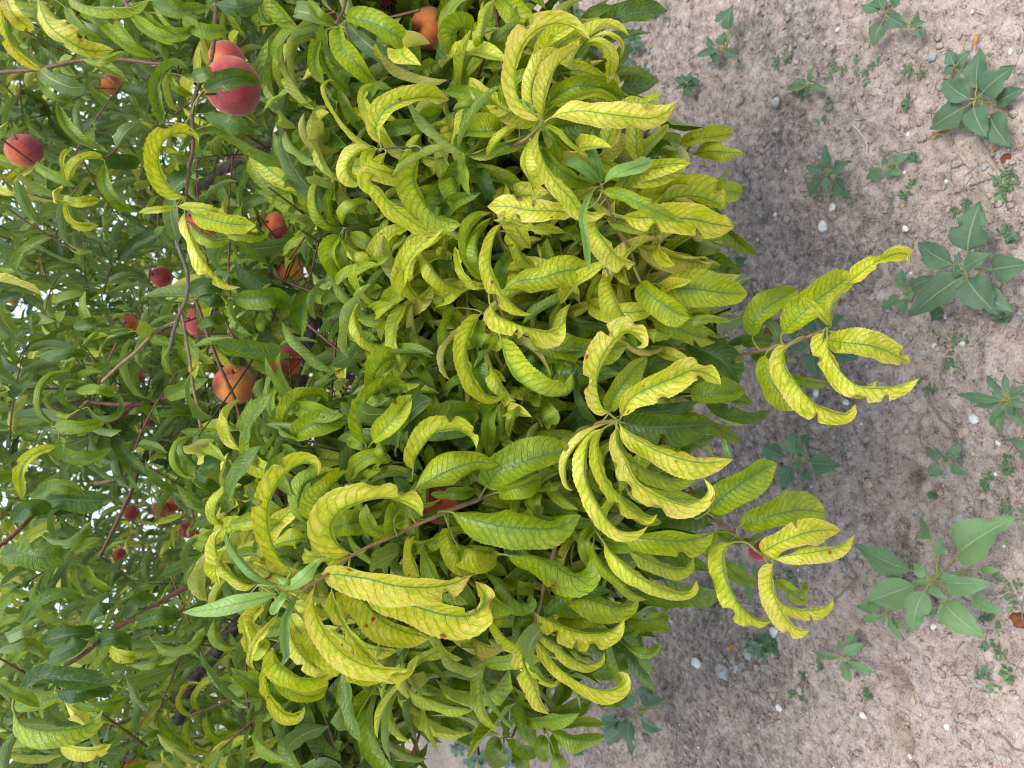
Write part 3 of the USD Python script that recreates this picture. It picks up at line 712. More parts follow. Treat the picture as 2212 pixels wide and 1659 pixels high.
LIMBS = '''dark_bark 1.75 1.65 12 12 U 760,420 716,530 700,590 672,720 655,800 640,960 600,1100
dark_bark 1.9 1.7 12 13 U 560,1250 505,1362 470,1400 432,1456 380,1560
grey_bark 2.1 2.0 10 10 U 640,260 573,308 500,358 431,406 330,470
grey_bark 2.1 2.0 8 8 U 560,20 603,69 658,154 690,230
dark_bark 1.9 1.9 7 7 U 690,650 706,740 740,800 790,840
grey_bark 2.3 2.2 6 6 U 720,990 735,900 745,820'''
# ------------------------------------------------------------------ the near peach tree: trunk, limbs, shoots and their leaves
TREE = thing('peach_tree', 'nearest peach tree, its chlorotic yellow leaves with green veins filling the picture', 'tree')
CROWN_FORK = np.array([-0.12, 2.25, 0.62])
trunk_pts = spline([(-0.16, 2.42, -0.08), (-0.15, 2.38, 0.12), (-0.13, 2.30, 0.40), CROWN_FORK + (0, 0, .04)], 14)
obj('trunk', tube(trunk_pts, np.linspace(.085, .06, 14) * (1 + .08 * rng.standard_normal(14)), 14), 'dark_bark', TREE)

def lines(text):
    for ln in text.strip().splitlines():
        w = ln.split()
        k = next(i for i, x in enumerate(w) if ',' in x)
        yield w[:k], np.array([[float(a) for a in x.split(',')] for x in w[k:]])

def px_curve(head, pts):
    t = head[-1]; d0, d1 = float(head[1]), float(head[2])
    uv = tile(t, pts)
    s = np.r_[0, np.cumsum(np.linalg.norm(np.diff(uv, axis=0), axis=1))]; s /= s[-1]
    d = d0 + (d1 - d0) * s
    p = at(uv[:, 0], uv[:, 1], d)
    r = (float(head[3]) + (float(head[4]) - float(head[3])) * s) * d / F
    return p, r

for head, pts in lines(LIMBS):
    p, r = px_curve(head, pts)
    a = p[np.argmin(np.linalg.norm(p - CROWN_FORK, axis=1))]
    k = 40
    q = spline(p, k); rr = np.linspace(r[0], r[-1], k) * (1 + .07 * rng.standard_normal(k))
    q = q + (meshkit.noise(q * 14, 3)[:, None] - .5) * .012
    obj('limb', tube(q, rr, 10), head[0], TREE)
    j = q[0] if np.linalg.norm(q[0] - CROWN_FORK) < np.linalg.norm(q[-1] - CROWN_FORK) else q[-1]
    r1 = rr[0] if j is q[0] else rr[-1]
    mid = (j + CROWN_FORK) / 2 + (0, .05, -.06)
    obj('limb', tube(spline([CROWN_FORK, mid, j], 16), np.linspace(.04, float(np.mean(r)), 16), 10), head[0], TREE)

shoots = []                                      # (path, curve)
for head, pts in lines(SHOOTS):
    p, r = px_curve(head, pts)
    n = max(16, int(6 * len(p)))
    q = spline(p, n); rr = np.interp(np.linspace(0, 1, n), np.linspace(0, 1, len(r)), r)
    nodes = 1 + .22 * (np.sin(np.arange(n) * 2.1) > .75)                  # swollen nodes
    wob = np.stack([meshkit.noise(q * 25 + 7 * k, 5 + k) for k in range(3)], 1) - .5
    q = q + wob * .006
    path = obj('shoot', tube(q, rr * nodes, 8), head[0], TREE)
    shoots.append((path, q))

PROFILE_U = np.array([0, .03, .06, .12, .2, .3, .42, .55, .68, .8, .89, .95, .98, 1.0])
PROFILE_W = np.array([.02, .10, .36, .66, .87, .97, 1.0, 1.0, .94, .78, .53, .27, .11, .012])

def leaf_sheet(M, N0, wl, wr, W, n, m, seed, fold=1.0, wave=.06, serr=.035, bites=0):
    """A leaf blade along the midrib M (n x 3). N0: the side it shows (n x 3); wl, wr: the seen share of each half's width W (m)."""
    r = np.random.default_rng(seed)
    T = unit(np.gradient(M, axis=0)); S = unit(np.cross(T, N0)); N = unit(np.cross(S, T))
    u = np.linspace(0, 1, n)
    tw = r.normal(0, .38) * np.clip(u - .35, 0, 1) + r.normal(0, .12) * np.sin(u * 7 + r.uniform(0, 6))       # the blade twists along its length
    S, N = S * np.cos(tw)[:, None] + N * np.sin(tw)[:, None], N * np.cos(tw)[:, None] - S * np.sin(tw)[:, None]
    ue = u ** r.uniform(.82, 1.22)
    prof = np.interp(ue, PROFILE_U, PROFILE_W) * W * (1 + .06 * np.sin(u * r.uniform(6, 12) + r.uniform(0, 6)))
    burn = np.zeros((n, 2)); wave = wave * r.uniform(.4, 1.7)
    L = np.linalg.norm(np.diff(M, axis=0), axis=1).sum()
    tooth = 1 + serr * (np.arange(n) % 2 - .5) * 2 * r.uniform(.3, 1.3, n)
    cols, us, vs = [], [], []
    bite = np.ones((2, n))
    for _ in range(bites):
        h, c0, wd, dp = r.integers(2), r.uniform(.25, .97), r.uniform(.012, .05), r.uniform(.2, .7)
        g_ = np.exp(-((u - c0) / wd) ** 4); bite[h] *= 1 - dp * g_
        burn[:, h] = np.maximum(burn[:, h], np.exp(-((u - c0) / (wd * 1.6)) ** 4) * r.uniform(.3, 1))
    ph = r.uniform(0, 6.28, 4)
    if bites and r.random() < .55: burn = np.maximum(burn, (np.clip((u - r.uniform(.86, .95)) / .08, 0, 1) * r.uniform(.5, 1.1))[:, None])
    for h, (sg, w) in enumerate(((-1, wl), (1, wr))):
        cs = np.clip(w / W, -.96, .97)
        f = fold
        if cs < .34: f = -abs(fold) * .9
        th0 = math.acos(cs) * (1 if f > 0 else -1)
        th = np.full(n, th0) * np.interp(u, [0, .15, .8, 1], [1.0, 1, .9, .7]) if cs > 0 else np.full(n, th0)
        th = th + .16 * np.sin(u * r.uniform(5, 9) + ph[h])
        for j in range(1, m + 1):
            a = j / m
            t2 = th + .35 * (a - .5) * np.sign(th0)                        # cupped half
            x = np.cos(t2); y = np.sin(t2)
            reach = prof * a * (tooth * bite[h] if j == m else (bite[h] if j == m - 1 and bites else 1))
            rip = wave * W * a ** 2 * (np.sin(u * L / W * r.uniform(.9, 1.3) * 1.6 + ph[2 + h]) + .6 * np.sin(u * L / W * 3.7 + ph[h])) * np.minimum(1, prof / W * 1.4)
            n_loc = -sg * np.sin(t2)[:, None] * S + np.cos(t2)[:, None] * N
            P = M + reach[:, None] * (sg * x[:, None] * S + y[:, None] * N) + rip[:, None] * n_loc
            cols.append((sg * j, P, .5 + sg * a / 2, burn[:, h] * np.clip(a * 1.5 - .5, 0, 1)))
    cols.append((0, M, .5, burn.min(1)))
    cols.sort(key=lambda c: c[0])
    V = np.stack([c[1] for c in cols], 1); k = V.shape[1]
    uv = np.stack([np.repeat(u[:, None] * .985 + .015, k, 1), np.repeat(np.array([[c[2] for c in cols]]), n, 0)], -1)
    i, j = np.meshgrid(np.arange(n - 1), np.arange(k - 1), indexing='ij')
    a = i * k + j
    f = np.vstack([np.stack([a, a + 1, a + k + 1], -1).reshape(-1, 3), np.stack([a, a + k + 1, a + k], -1).reshape(-1, 3)])
    return V.reshape(-1, 3), f, uv.reshape(-1, 2), np.stack([c[3] for c in cols], 1).reshape(-1)

def facing(v, f, ref):                           # turn the faces so that they look along ref
    c = np.cross(v[f[:, 1]] - v[f[:, 0]], v[f[:, 2]] - v[f[:, 0]]).sum(0)
    return f if np.dot(c, ref) > 0 else f[:, ::-1]

leaf_count = 0
ALL_LEAVES = []
for t, text in LEAVES.items():
    for head, pts in lines(text):
        D, wl, wr = float(head[0]), float(head[2]), float(head[3])
        cs = head[1]; young, under = cs.endswith('*'), cs.endswith('~'); c = float(cs.rstrip('*~'))
        s = tscale(t)
        uv = tile(t, pts)
        seed = 1000 + leaf_count; r = np.random.default_rng(seed); leaf_count += 1
        n = 64 if max(wl, wr) * s > 9 else 36
        wl, wr = wl * 1.08, wr * 1.08
        q = spline(uv, n); x = np.linspace(0, 1, n)
        bow = r.uniform(.008, .022); tipd = r.uniform(-.005, .035)
        d = D + .014 * (1 - x) ** 2 - bow * np.sin(np.pi * np.minimum(1, x * 1.15)) + tipd * x ** 2
        d = d + .02 * (D - .74)
        M = at(q[:, 0], q[:, 1], d)
        W = max(wl, wr) * s * 1.07 * D / F
        N0 = unit(EYE - M) + .0
        v, f, st, brn = leaf_sheet(M, N0, wl * s * D / F, wr * s * D / F, W, n, 4, seed, fold=1.0 if r.random() < .75 else -.8,
                              wave=.04 if young else .065, serr=.008 if young else (.026 if n > 40 else .015), bites=(0 if young else (r.integers(1, 5) if c > .8 else r.integers(0, 2))))
        f = facing(v, f, (EYE - M[n // 2]) * (-1 if under else 1))
        ALL_LEAVES.append(M)
        # petiole, back to the nearest shoot when one is close
        best, bp = None, None; bd = 9
        for path, curve in shoots:
            dd = np.linalg.norm(curve - M[0], axis=1); k = dd.argmin()
            if dd[k] < bd: bd, best, bp = dd[k], path, curve[k]
        back = unit(M[0] - M[2])
        end = bp if bd < .05 else M[0] + back * .018 + FWD * .02
        pr = .0010 * min(1.3, max(.7, W / .012))
        pv, pf = tube(spline([end, (end + M[0]) / 2 + back * .2 * np.linalg.norm(end - M[0]), M[0], M[2]], 7), np.linspace(pr, pr * .7, 7), 5)
        # the raised midrib on the back
        Nb = unit(EYE - M)
        v2, f2 = join([(v, f), (pv, pf)])
        st2 = np.vstack([st, np.tile([[.0, .5]], (len(pv), 1))])
        tint = np.tile([[np.clip(c + r.normal(0, .03), 0, 1), r.random(), 0]], (len(v2), 1))
        tint[:len(v), 2] = brn * (1 if c > .5 else .5)
        obj('leaf', (v2, f2), 'young_leaf' if young else 'peach_leaf', best, uv=st2, tint=tint)

# ------------------------------------------------------------------ the mass of foliage deeper in the crown
def spray_leaves(base, dirs, length, width, chlor, r, n=7, curl=None, phi=None, down=0.8):
    """Many leaves at once: arcs that droop and curl; returns one mesh with uv and tint."""
    K = len(base)
    d = unit(dirs)
    g = unit(np.array([0, 0, -1.0]) + .35 * r.standard_normal((K, 3)))
    ax = unit(np.cross(d, g))
    tot = r.uniform(.15, 1.75, K) if curl is None else curl
    th = np.arccos(np.clip((d * g).sum(1), -1, 1))
    tot = np.minimum(tot, th + 1.2)
    u = np.linspace(0, 1, n)
    ang = tot[:, None] * (u[None] ** 1.2)
    perp = np.cross(ax, d)
    tang = np.cos(ang)[..., None] * d[:, None] + np.sin(ang)[..., None] * perp[:, None]
    step = (length / (n - 1))[:, None, None] * (tang[:, 1:] + tang[:, :-1]) / 2
    M = base[:, None] + np.concatenate([np.zeros((K, 1, 3)), np.cumsum(step, 1)], 1)
    Nn = np.cross(np.broadcast_to(ax[:, None], tang.shape), tang)
    Nn = -Nn
    S = np.broadcast_to(ax[:, None], tang.shape)
    ro = r.uniform(-.7, .7, K)[:, None, None]
    S, Nn = S * np.cos(ro) + Nn * np.sin(ro), Nn * np.cos(ro) - S * np.sin(ro)
    phi = (r.uniform(.08, .6, K) if phi is None else phi)[:, None, None]
    prof = (np.interp(u, PROFILE_U, PROFILE_W)[None] * width[:, None])[..., None]
    wav = (.22 * np.sin(u[None] * 13 + r.uniform(0, 6.3, (K, 1))))[..., None]
    rows = []
    for sg, a in ((-1, 1), (-1, .5), (0, 0), (1, .5), (1, 1)):
        if sg == 0: rows.append(M); continue
        pp = phi + (.25 if a == 1 else -.05) + (wav * sg if a == 1 else 0)
        rows.append(M + prof * a * (sg * np.cos(pp) * S + np.sin(pp) * Nn))
    V = np.stack(rows, 2)                                   # K, n, 5, 3
    k = 5
    i, j = np.meshgrid(np.arange(n - 1), np.arange(k - 1), indexing='ij')
    a = i * k + j
    f = np.vstack([np.stack([a, a + 1, a + k + 1], -1).reshape(-1, 3), np.stack([a, a + k + 1, a + k], -1).reshape(-1, 3)])
    # front faces look along Nn
    t0 = f[len(f) // 4]; v0 = V[0].reshape(-1, 3)
    if np.dot(np.cross(v0[t0[1]] - v0[t0[0]], v0[t0[2]] - v0[t0[0]]), Nn[0, n // 2]) < 0: f = f[:, ::-1]
    fa = (f[None] + (np.arange(K) * n * k)[:, None, None]).reshape(-1, 3)
    uv = np.broadcast_to(np.stack([np.repeat(u[:, None] * .985 + .015, k, 1), np.repeat(np.array([[0, .25, .5, .75, 1]]), n, 0)], -1)[None], (K, n, k, 2))
    tint = np.broadcast_to(np.stack([chlor, r.random(K), np.zeros(K)], 1)[:, None, None], (K, n, k, 3))
    return V.reshape(-1, 3), fa, uv.reshape(-1, 2), tint.reshape(-1, 3)

EDGE = np.array([(-600, -500), (1040, -500), (1065, 0), (1130, 90), (1220, 200), (1330, 330), (1400, 430), (1430, 560), (1480, 660), (1450, 760), (1390, 880), (1360, 1050),
                 (1370, 1200), (1290, 1300), (1190, 1420), (1060, 1490), (800, 1500), (740, 1700), (720, 2200), (-600, 2200)], float)
def inside(u, v):
    c = np.zeros(len(u), bool); j = len(EDGE) - 1
    for i in range(len(EDGE)):
        (x1, y1), (x2, y2) = EDGE[i], EDGE[j]
        hit = ((y1 > v) != (y2 > v)) & (u < (x2 - x1) * (v - y1) / (y2 - y1 + 1e-12) + x1)
        c ^= hit; j = i
    return c

def crown_clusters(K, r):
    out = []
    while len(out) < K:
        u = r.uniform(-260, 1480, 4000); v = r.uniform(-420, 2050, 4000)
        left = np.clip((720 - u) / 420, 0, 1)                           # 1 in the open crown on the left, 0 behind the front sprays
        edge = np.clip((v - 1150) / 350, 0, 1) + np.clip((130 - v) / 200, 0, 1)
        near = .93 + .22 * left - .22 * left * np.clip(edge, 0, 1)
        far = 1.30 + 2.9 * left
        d = near + (far - near) * r.random(4000) ** .85
        p = at(u, v, d)
        ok = inside(u, v) & (p[:, 2] > .30) & (p[:, 2] < 2.7) & (p[:, 1] < 4.3)
        # thinner towards the top of the crown, where the sky shows through
        keep = np.where(u < 330, .86 + .14 * np.clip((u - 60) / 270, 0, 1), 1.0) * np.where(left < .3, .80, 1)
        ok &= r.random(4000) < keep
        out += list(np.column_stack([p, left, u])[ok])
    return np.array(out[:K])

PEACHES = '''502,186 61 .93 20 -35 big pink peach half covered by a long green leaf, upper left
490,131 40 .99 0 -20 shaded greenish pink peach just above the big pink one
507,831 44 1.22 80 50 round red peach hanging right behind a thin bare twig
928,62 43 .99 20 -20 red peach beside the pale yellow shoot at the top edge
834,-6 31 1.45 0 0 red peach cut off by the top edge of the picture
52,325 36 1.35 60 40 dull red peach with a leaf across it, at the left edge
240,182 22 2.1 0 0 dark red peach seen against the sky gaps
438,480 35 1.42 40 20 orange red peach behind the yellow leaf spray on the thin branch
598,487 30 1.62 30 10 blocky orange peach half hidden right of the yellow leaf spray
628,583 28 1.7 30 30 orange peach just below the blocky one, near the dark limb
348,598 23 1.95 30 10 bright orange peach in the middle of the left crown
434,695 34 1.5 30 10 pink peach partly covered by leaves beside the bare twig
288,698 20 2.3 30 0 pale orange peach deep in the left crown
614,781 36 1.5 40 10 dark red peach with leaves across it beside the dark limb
300,811 15 2.7 0 0 small brownish red peach above the slanting olive twig
322,910 15 2.7 0 0 small pink peach below the slanting olive twig
283,1108 17 2.5 0 0 red peach against a bright sky gap, lower left
345,1102 18 2.4 0 0 dark red peach, first of the touching pair in the lower left crown
370,1090 18 2.45 0 0 dark red peach, second of the touching pair, nearer the middle
404,1143 18 2.3 30 0 round brownish pink peach left of the drooping yellow leaves
420,1156 13 2.45 0 0 small pink peach touching the round brownish one
258,1199 15 2.6 0 0 brownish peach low in the left crown beside a white sky gap
951,1089 42 .87 60 20 red orange peach glimpsed below the thick olive shoot in the centre
1640,1190 22 .90 40 20 small pink peach behind the twig tip over bare soil, lower right
292,1645 21 1.75 0 0 dark maroon peach at the bottom edge
602,1058 13 2.2 0 0 small deep red peach behind the long curled yellow leaf
690,418 13 2.1 0 0 small red peach behind the curled leaves above the dark limb
30,650 10 2.9 0 0 tiny red peach far up near the left edge
1002,600 9 1.5 0 0 tiny pink peach glimpsed between the yellow leaves'''
SHOW = []                                         # fruit and limbs that the crown leaves mostly free
for ln in PEACHES.splitlines():
    w = ln.split(' ')
    SHOW.append((*map(float, w[0].split(',')), float(w[1]) * 1.05 + 8, float(w[2]) - .02, .84 if float(w[1]) > 33 else .88))
for head, pts in lines(LIMBS):
    q = spline(tile(head[-1], pts), 22)
    for k, (u, v) in enumerate(q): SHOW.append((u, v, float(head[3]) + 7, float(head[1]) - .05, .92))
SHOW += [(395, 1490, 62, 1.19, .9), (440, 1540, 62, 1.19, .9), (470, 1500, 50, 1.19, .85), (150, 360, 60, .96, .9), (190, 410, 50, .96, .8)]
def clear_of(M, r):
    rel = M - EYE; D = rel @ FWD
    u, v = 1106 - F * (rel @ UPV) / D, 829.5 - F * (rel @ RGT) / D
    keep = np.ones(len(M), bool)
    for (a, b, rad, d, pr) in SHOW:
        keep &= ~((np.hypot(u - a, v - b) < rad) & (D < d) & (r.random(len(M)) < pr))
    return keep

r = np.random.default_rng(5)
cl = crown_clusters(2050, r)
uf, vf, df = r.uniform(-220, 400, 760), r.uniform(-350, 2000, 760), r.uniform(2.0, 4.3, 760)                  # the far side of the crown
far_c = at(uf, vf, df); ok = (far_c[:, 2] > .4) & (far_c[:, 2] < 2.8)
cl = np.vstack([cl, np.column_stack([far_c, np.ones(760), uf])[ok]])
K = len(cl)
axis = unit(np.column_stack([r.normal(0, .8, K), r.normal(-.25, .7, K), r.normal(.15, .6, K)]))
twig_parts, B, Dd, Ln, Wd, Ch = [], [], [], [], [], []
for i in range(K):
    n_l = r.integers(7, 15); ln = r.uniform(.10, .26)
    side = unit(np.cross(axis[i], r.standard_normal(3))); side2 = np.cross(axis[i], side)
    tt = np.linspace(0, 1, 6)[:, None]
    c = cl[i, :3] + axis[i] * (tt - .5) * ln + side * .12 * ln * (tt ** 2) + np.array([0, 0, -.1]) * ln * tt ** 2
    twig_parts.append(tube(c, np.linspace(.0020, .0011, 6), 4, cap=False))
    base_c = np.clip((.34 if cl[i, 3] < .4 else .32) + .15 * r.standard_normal(), .04, .72)
    yel = r.random() < (.11 if cl[i, 3] > .4 else .05)
    for k in range(n_l):
        s = (k + .5) / n_l; an = k * 2.4 + r.uniform(-.3, .3)
        B.append(c[0] + (c[-1] - c[0]) * s)
        Dd.append(axis[i] * r.uniform(.2, .9) + (side * math.cos(an) + side2 * math.sin(an)) * 1.0 + np.array([0, -.12, .1]))
        L0 = r.uniform(.072, .135) * (.86 if cl[i, 3] > .4 else 1.0) * (1.0 if s > .1 else .8)
        Ln.append(L0); Wd.append(L0 * r.uniform(.115, .165))
        Ch.append(np.clip((.82 if yel else base_c) + r.normal(0, .09), 0, 1))
B, Dd, Ln, Wd, Ch = map(np.array, (B, Dd, Ln, Wd, Ch))
kp = np.ones(len(B), bool)
for s in (.15, .45, .8): kp &= clear_of(B + unit(Dd) * (Ln * s)[:, None] + np.array([0, 0, -.3]) * (Ln * s * s)[:, None], r)
B, Dd, Ln, Wd, Ch = (x[kp] for x in (B, Dd, Ln, Wd, Ch))
v, f, st, tn = spray_leaves(B, Dd, Ln, Wd, Ch, r)
# smaller leaves close behind the front sprays
r = np.random.default_rng(8)
fb, fd, fl, fc, fq = [], [], [], [], []
while len(fb) < 1500:
    u, v2_ = r.uniform(560, 1480), r.uniform(120, 1420)
    if not inside(np.array([u + 45.]), np.array([v2_]))[0] or (u < 700 and not 850 < v2_ < 1300): continue
    c0 = at(u, v2_, r.uniform(.83, .99)); ax_ = unit(np.array([r.normal(0, .7), r.normal(-.3, .5), r.normal(.3, .6)])); hot = r.random() < (.42 if v2_ < 760 else .2); cc = .84 if hot else np.clip(.50 + .17 * r.standard_normal(), .1, .85)
    s1 = unit(np.cross(ax_, r.standard_normal(3))); s2 = np.cross(ax_, s1)
    for k in range(r.integers(4, 9)):
        an = k * 2.4; fb.append(c0 + ax_ * .014 * k); fd.append(ax_ * .5 + s1 * math.cos(an) + s2 * math.sin(an)); fl.append(r.uniform(.075, .115) if hot else r.uniform(.05, .095)); fq.append(r.uniform(.9, 2.4) if hot else r.uniform(.2, 1.5)); fc.append(np.clip(cc + r.normal(0, .07), 0, 1))
fl, fb, fd, fc, fq = map(np.array, (fl, fb, fd, fc, fq))
kp = clear_of(fb + unit(fd) * .03, r) & clear_of(fb + unit(fd) * .06, r)
fl, fb, fd, fc, fq = (x[kp] for x in (fl, fb, fd, fc, fq))
v1, f1, st1, tn1 = spray_leaves(fb, fd, fl, fl * r.uniform(.115, .155, len(fl)), fc, r, n=13, curl=fq)
obj('foliage', (v1, f1), 'peach_leaf', TREE, uv=st1, tint=tn1, kind='stuff', label='small yellow green leaves close behind the front sprays')
obj('foliage', (v, f), 'peach_leaf', TREE, uv=st, tint=tn, kind='stuff', label='mass of green leaves deeper in the crown')
obj('twigs', join(twig_parts), 'red_brown_twig', TREE, kind='stuff')

# more trees of the orchard beyond
far_specs = [((-2.6, 6.2), 2.5, 1.5, 'peach tree of the next row, dimly seen between leaves at the lower left'),
             ((0.3, 7.0), 2.3, 1.7, 'peach tree of the next row, dimly seen between leaves at the middle left'),
             ((3.2, 6.4), 2.6, 1.6, 'peach tree of the next row, dimly seen between leaves at the upper left')]
for k, ((x, y), h, w, lab) in enumerate(far_specs):
    tr = thing('peach_tree', lab, 'tree')
    r = np.random.default_rng(70 + k)
    obj('trunk', tube(spline([(x, y, -.05), (x + .03, y, .4), (x, y + .02, .75)], 10), np.linspace(.09, .06, 10), 12), 'dark_bark', tr)
    for j in range(5):
        an = j * 1.257 + k; e = np.array([x + math.cos(an) * w * .7, y + math.sin(an) * w * .7, h * .75])
        obj('limb', tube(spline([(x, y, .7), ((x + e[0]) / 2 + .05, (y + e[1]) / 2, 1.05), e], 12), np.linspace(.04, .012, 12), 8), 'dark_bark', tr)
    n = 4200
    q = unit(r.standard_normal((n, 3))) * (r.random((n, 1)) ** .42)
    lump = .75 + .5 * meshkit.noise(q * 3 + k * 9, 4)[:, None]
    P = np.array([x, y, .45 + h * .42]) + q * lump * np.array([w, w, h * .5])
    P = P[P[:, 2] > .35]
    L0 = r.uniform(.08, .14, len(P))
    v, f, st, tn = spray_leaves(P, r.standard_normal((len(P), 3)) + (0, -.3, 0), L0, L0 * .14, np.clip(.2 + .14 * r.standard_normal(len(P)), 0, .9), r, n=4)
    obj('crown', (v, f), 'peach_leaf', tr, uv=st, tint=tn)
# ------------------------------------------------------------------ peaches
usdkit.material(stage, '/World/Looks/peach_skin', {
    'a': ('attribute', {'attribute': 'tint'}), 's': ('separate_color', {}), 'g': ('geometry', {}),
    'n': ('noise_texture', {'scale': 30.0, 'detail': 4.0, 'roughness': .6}),
    'n2': ('noise_texture', {'scale': 320.0, 'detail': 3.0}),
    'k': mathn('multiply_add', b=.95), 'k2': mathn('multiply_add', b=.26),
    'r': ('rgb_ramp', {'ramp': [(.18, (.62, .26, .035)), (.38, (.56, .15, .035)), (.58, (.42, .062, .038)), (.82, (.24, .026, .032))]}),
    'b': ('bump', {'strength': .12, 'distance': .0006}),
    'p': ('principled_bsdf', {'roughness': .72, 'specular_ior_level': .25, 'sheen_weight': .32, 'sheen_roughness': .55, 'sheen_tint': (1.0, .82, .80)})},
    [('a.color', 's.color'), ('g.position', 'n.vector'), ('g.position', 'n2.vector'), ('n.fac', 'k.value1'), ('s.r', 'k.value3'), ('n2.fac', 'k2.value1'), ('k.value', 'k2.value3'),
     ('k2.value', 'r.fac'), ('r.color', 'p.base_color'), ('n2.fac', 'b.height'), ('b.normal', 'p.normal')], surface='p.BSDF')

def peach_mesh(r, seed):
    rr = np.random.default_rng(seed)
    nu, nv = 40, 24
    ph, th = np.meshgrid(np.arange(nu) * 2 * np.pi / nu, np.linspace(0.02, np.pi - .02, nv), indexing='xy')
    rad = np.ones_like(ph)
    cut = np.exp(-((np.angle(np.exp(1j * ph))) / .20) ** 2)
    rad -= .055 * cut * np.sin(th) ** .6                                  # the suture
    rad -= .26 * np.exp(-(th / .34) ** 2)                                 # stalk cavity
    rad += .045 * np.exp(-((np.pi - th) / .16) ** 2)                      # the tip
    x, y, z = rad * np.sin(th) * np.cos(ph), rad * np.sin(th) * np.sin(ph) * 1.03, rad * np.cos(th) * .95
    v = np.stack([x, y, z], -1).reshape(-1, 3)
    v = v * (1 + .03 * (meshkit.noise(v * 1.6 + seed * 3.1, seed)[:, None] - .5))
    i, j = np.meshgrid(np.arange(nv - 1), np.arange(nu), indexing='ij')
    a, b, c, d = i * nu + j, i * nu + (j + 1) % nu, (i + 1) * nu + (j + 1) % nu, (i + 1) * nu + j
    f = np.vstack([np.stack([a, d, b], -1).reshape(-1, 3), np.stack([b, d, c], -1).reshape(-1, 3)])
    k = len(v)
    v = np.vstack([v, [[0, 0, .70 * .95]], [[0, 0, -1.045 * .95]]])
    jj = np.arange(nu)
    f = np.vstack([f, np.stack([jj, (jj + 1) % nu, np.full(nu, k)], 1), np.stack([(nv - 1) * nu + (jj + 1) % nu, (nv - 1) * nu + jj, np.full(nu, k + 1)], 1)])
    blush = unit(rr.standard_normal(3) + (0, -1.2, .4))
    tone = -.02 + .28 * (v @ blush) + .12 * rr.standard_normal() - .12 * np.exp(-((np.arctan2(v[:, 1], v[:, 0])) / .25) ** 2)
    return v * r, f, np.column_stack([tone, np.zeros(len(v)), np.zeros(len(v))])

for k, ln in enumerate(PEACHES.splitlines()):
    w = ln.split(' ', 5)
    (u, v0), rp, d = map(float, w[0].split(',')), float(w[1]), float(w[2])
    rad = rp * d / F
    vv, ff, tint = peach_mesh(rad, 300 + k)
    e = np.radians([float(w[3]), float(w[4]), k * 71.0])
    Rx = np.array([[1, 0, 0], [0, math.cos(e[0]), -math.sin(e[0])], [0, math.sin(e[0]), math.cos(e[0])]])
    Ry = np.array([[math.cos(e[1]), 0, math.sin(e[1])], [0, 1, 0], [-math.sin(e[1]), 0, math.cos(e[1])]])
    Rz = np.array([[math.cos(e[2]), -math.sin(e[2]), 0], [math.sin(e[2]), math.cos(e[2]), 0], [0, 0, 1]])
    Rm = Rx @ Ry @ Rz
    c = at(u, v0, d)
    t = thing('peach', w[5], 'peach', 'peaches hanging on the tree', loc=c)
    obj('flesh', (vv @ Rm.T, ff), 'peach_skin', t, tint=tint)
    st = spline(np.array([(0, 0, .62), (.01, 0, .75), (.04, .02, .9), (.10, .06, 1.04)]) * rad, 8) @ Rm.T
    obj('stalk', tube(st, np.linspace(.0022, .0016, 8), 6), 'red_brown_twig', t)
# ------------------------------------------------------------------ the ground
usdkit.material(stage, '/World/Looks/soil', {
    'g': ('geometry', {}),
    'n1': ('noise_texture', {'scale': 2.1, 'detail': 4.0, 'roughness': .6}),
    'n2': ('noise_texture', {'scale': 55.0, 'detail': 6.0, 'roughness': .7}),
    'n3': ('noise_texture', {'scale': 270.0, 'detail': 4.0, 'roughness': .7}),
    'vo': ('voronoi_texture', {'feature': 'f1', 'scale': 120.0}),
    'a': ('attribute', {'attribute': 'tint'}), 's': ('separate_color', {}),
    'k1': mathn('multiply_add', b=.55), 'k2': mathn('multiply_add', b=.5),
    'sub': mathn('subtract', b=.5),
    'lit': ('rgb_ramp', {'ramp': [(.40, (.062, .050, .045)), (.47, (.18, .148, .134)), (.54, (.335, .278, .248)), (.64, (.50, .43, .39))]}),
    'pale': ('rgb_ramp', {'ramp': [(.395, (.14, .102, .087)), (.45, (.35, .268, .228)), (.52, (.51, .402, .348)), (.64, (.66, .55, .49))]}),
    'mx': ('mix', {}), 'vs': ('separate_color', {}),
    'gr': ('map_range', {'from_min': .93, 'from_max': .96, 'to_max': .3, 'clamp': True}), 'mg': ('mix', {'color2': (.62, .57, .53)}),
    'h': mathn('multiply_add', b=.6),
    'b': ('bump', {'strength': .9, 'distance': .009}),
    'p': ('principled_bsdf', {'roughness': .93, 'specular_ior_level': .18})},
    [('g.position', x + '.vector') for x in ('n1', 'n2', 'n3', 'vo')] +
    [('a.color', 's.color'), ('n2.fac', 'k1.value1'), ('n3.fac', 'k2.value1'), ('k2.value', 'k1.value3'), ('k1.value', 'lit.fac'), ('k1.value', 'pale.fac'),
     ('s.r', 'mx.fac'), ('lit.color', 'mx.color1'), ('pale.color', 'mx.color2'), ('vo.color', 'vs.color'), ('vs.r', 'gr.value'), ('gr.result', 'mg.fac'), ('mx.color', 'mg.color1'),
     ('n3.fac', 'h.value1'), ('n2.fac', 'h.value3'), ('h.value', 'b.height'), ('b.normal', 'p.normal'), ('mg.color', 'p.base_color')], surface='p.BSDF')
def axis_pts(lo, hi, step):
    a = np.arange(lo, hi + step / 2, step)
    g = np.cumsum(step * 1.35 ** np.arange(1, 29))
    return np.r_[(lo - g)[::-1], a, hi + g]
gx, gy = axis_pts(-1.55, 1.6, .0085), axis_pts(.55, 2.9, .0085)
X, Y = np.meshgrid(gx, gy, indexing='xy')
near = (X > -2.6) & (X < 2.6) & (Y > -.4) & (Y < 4.2)
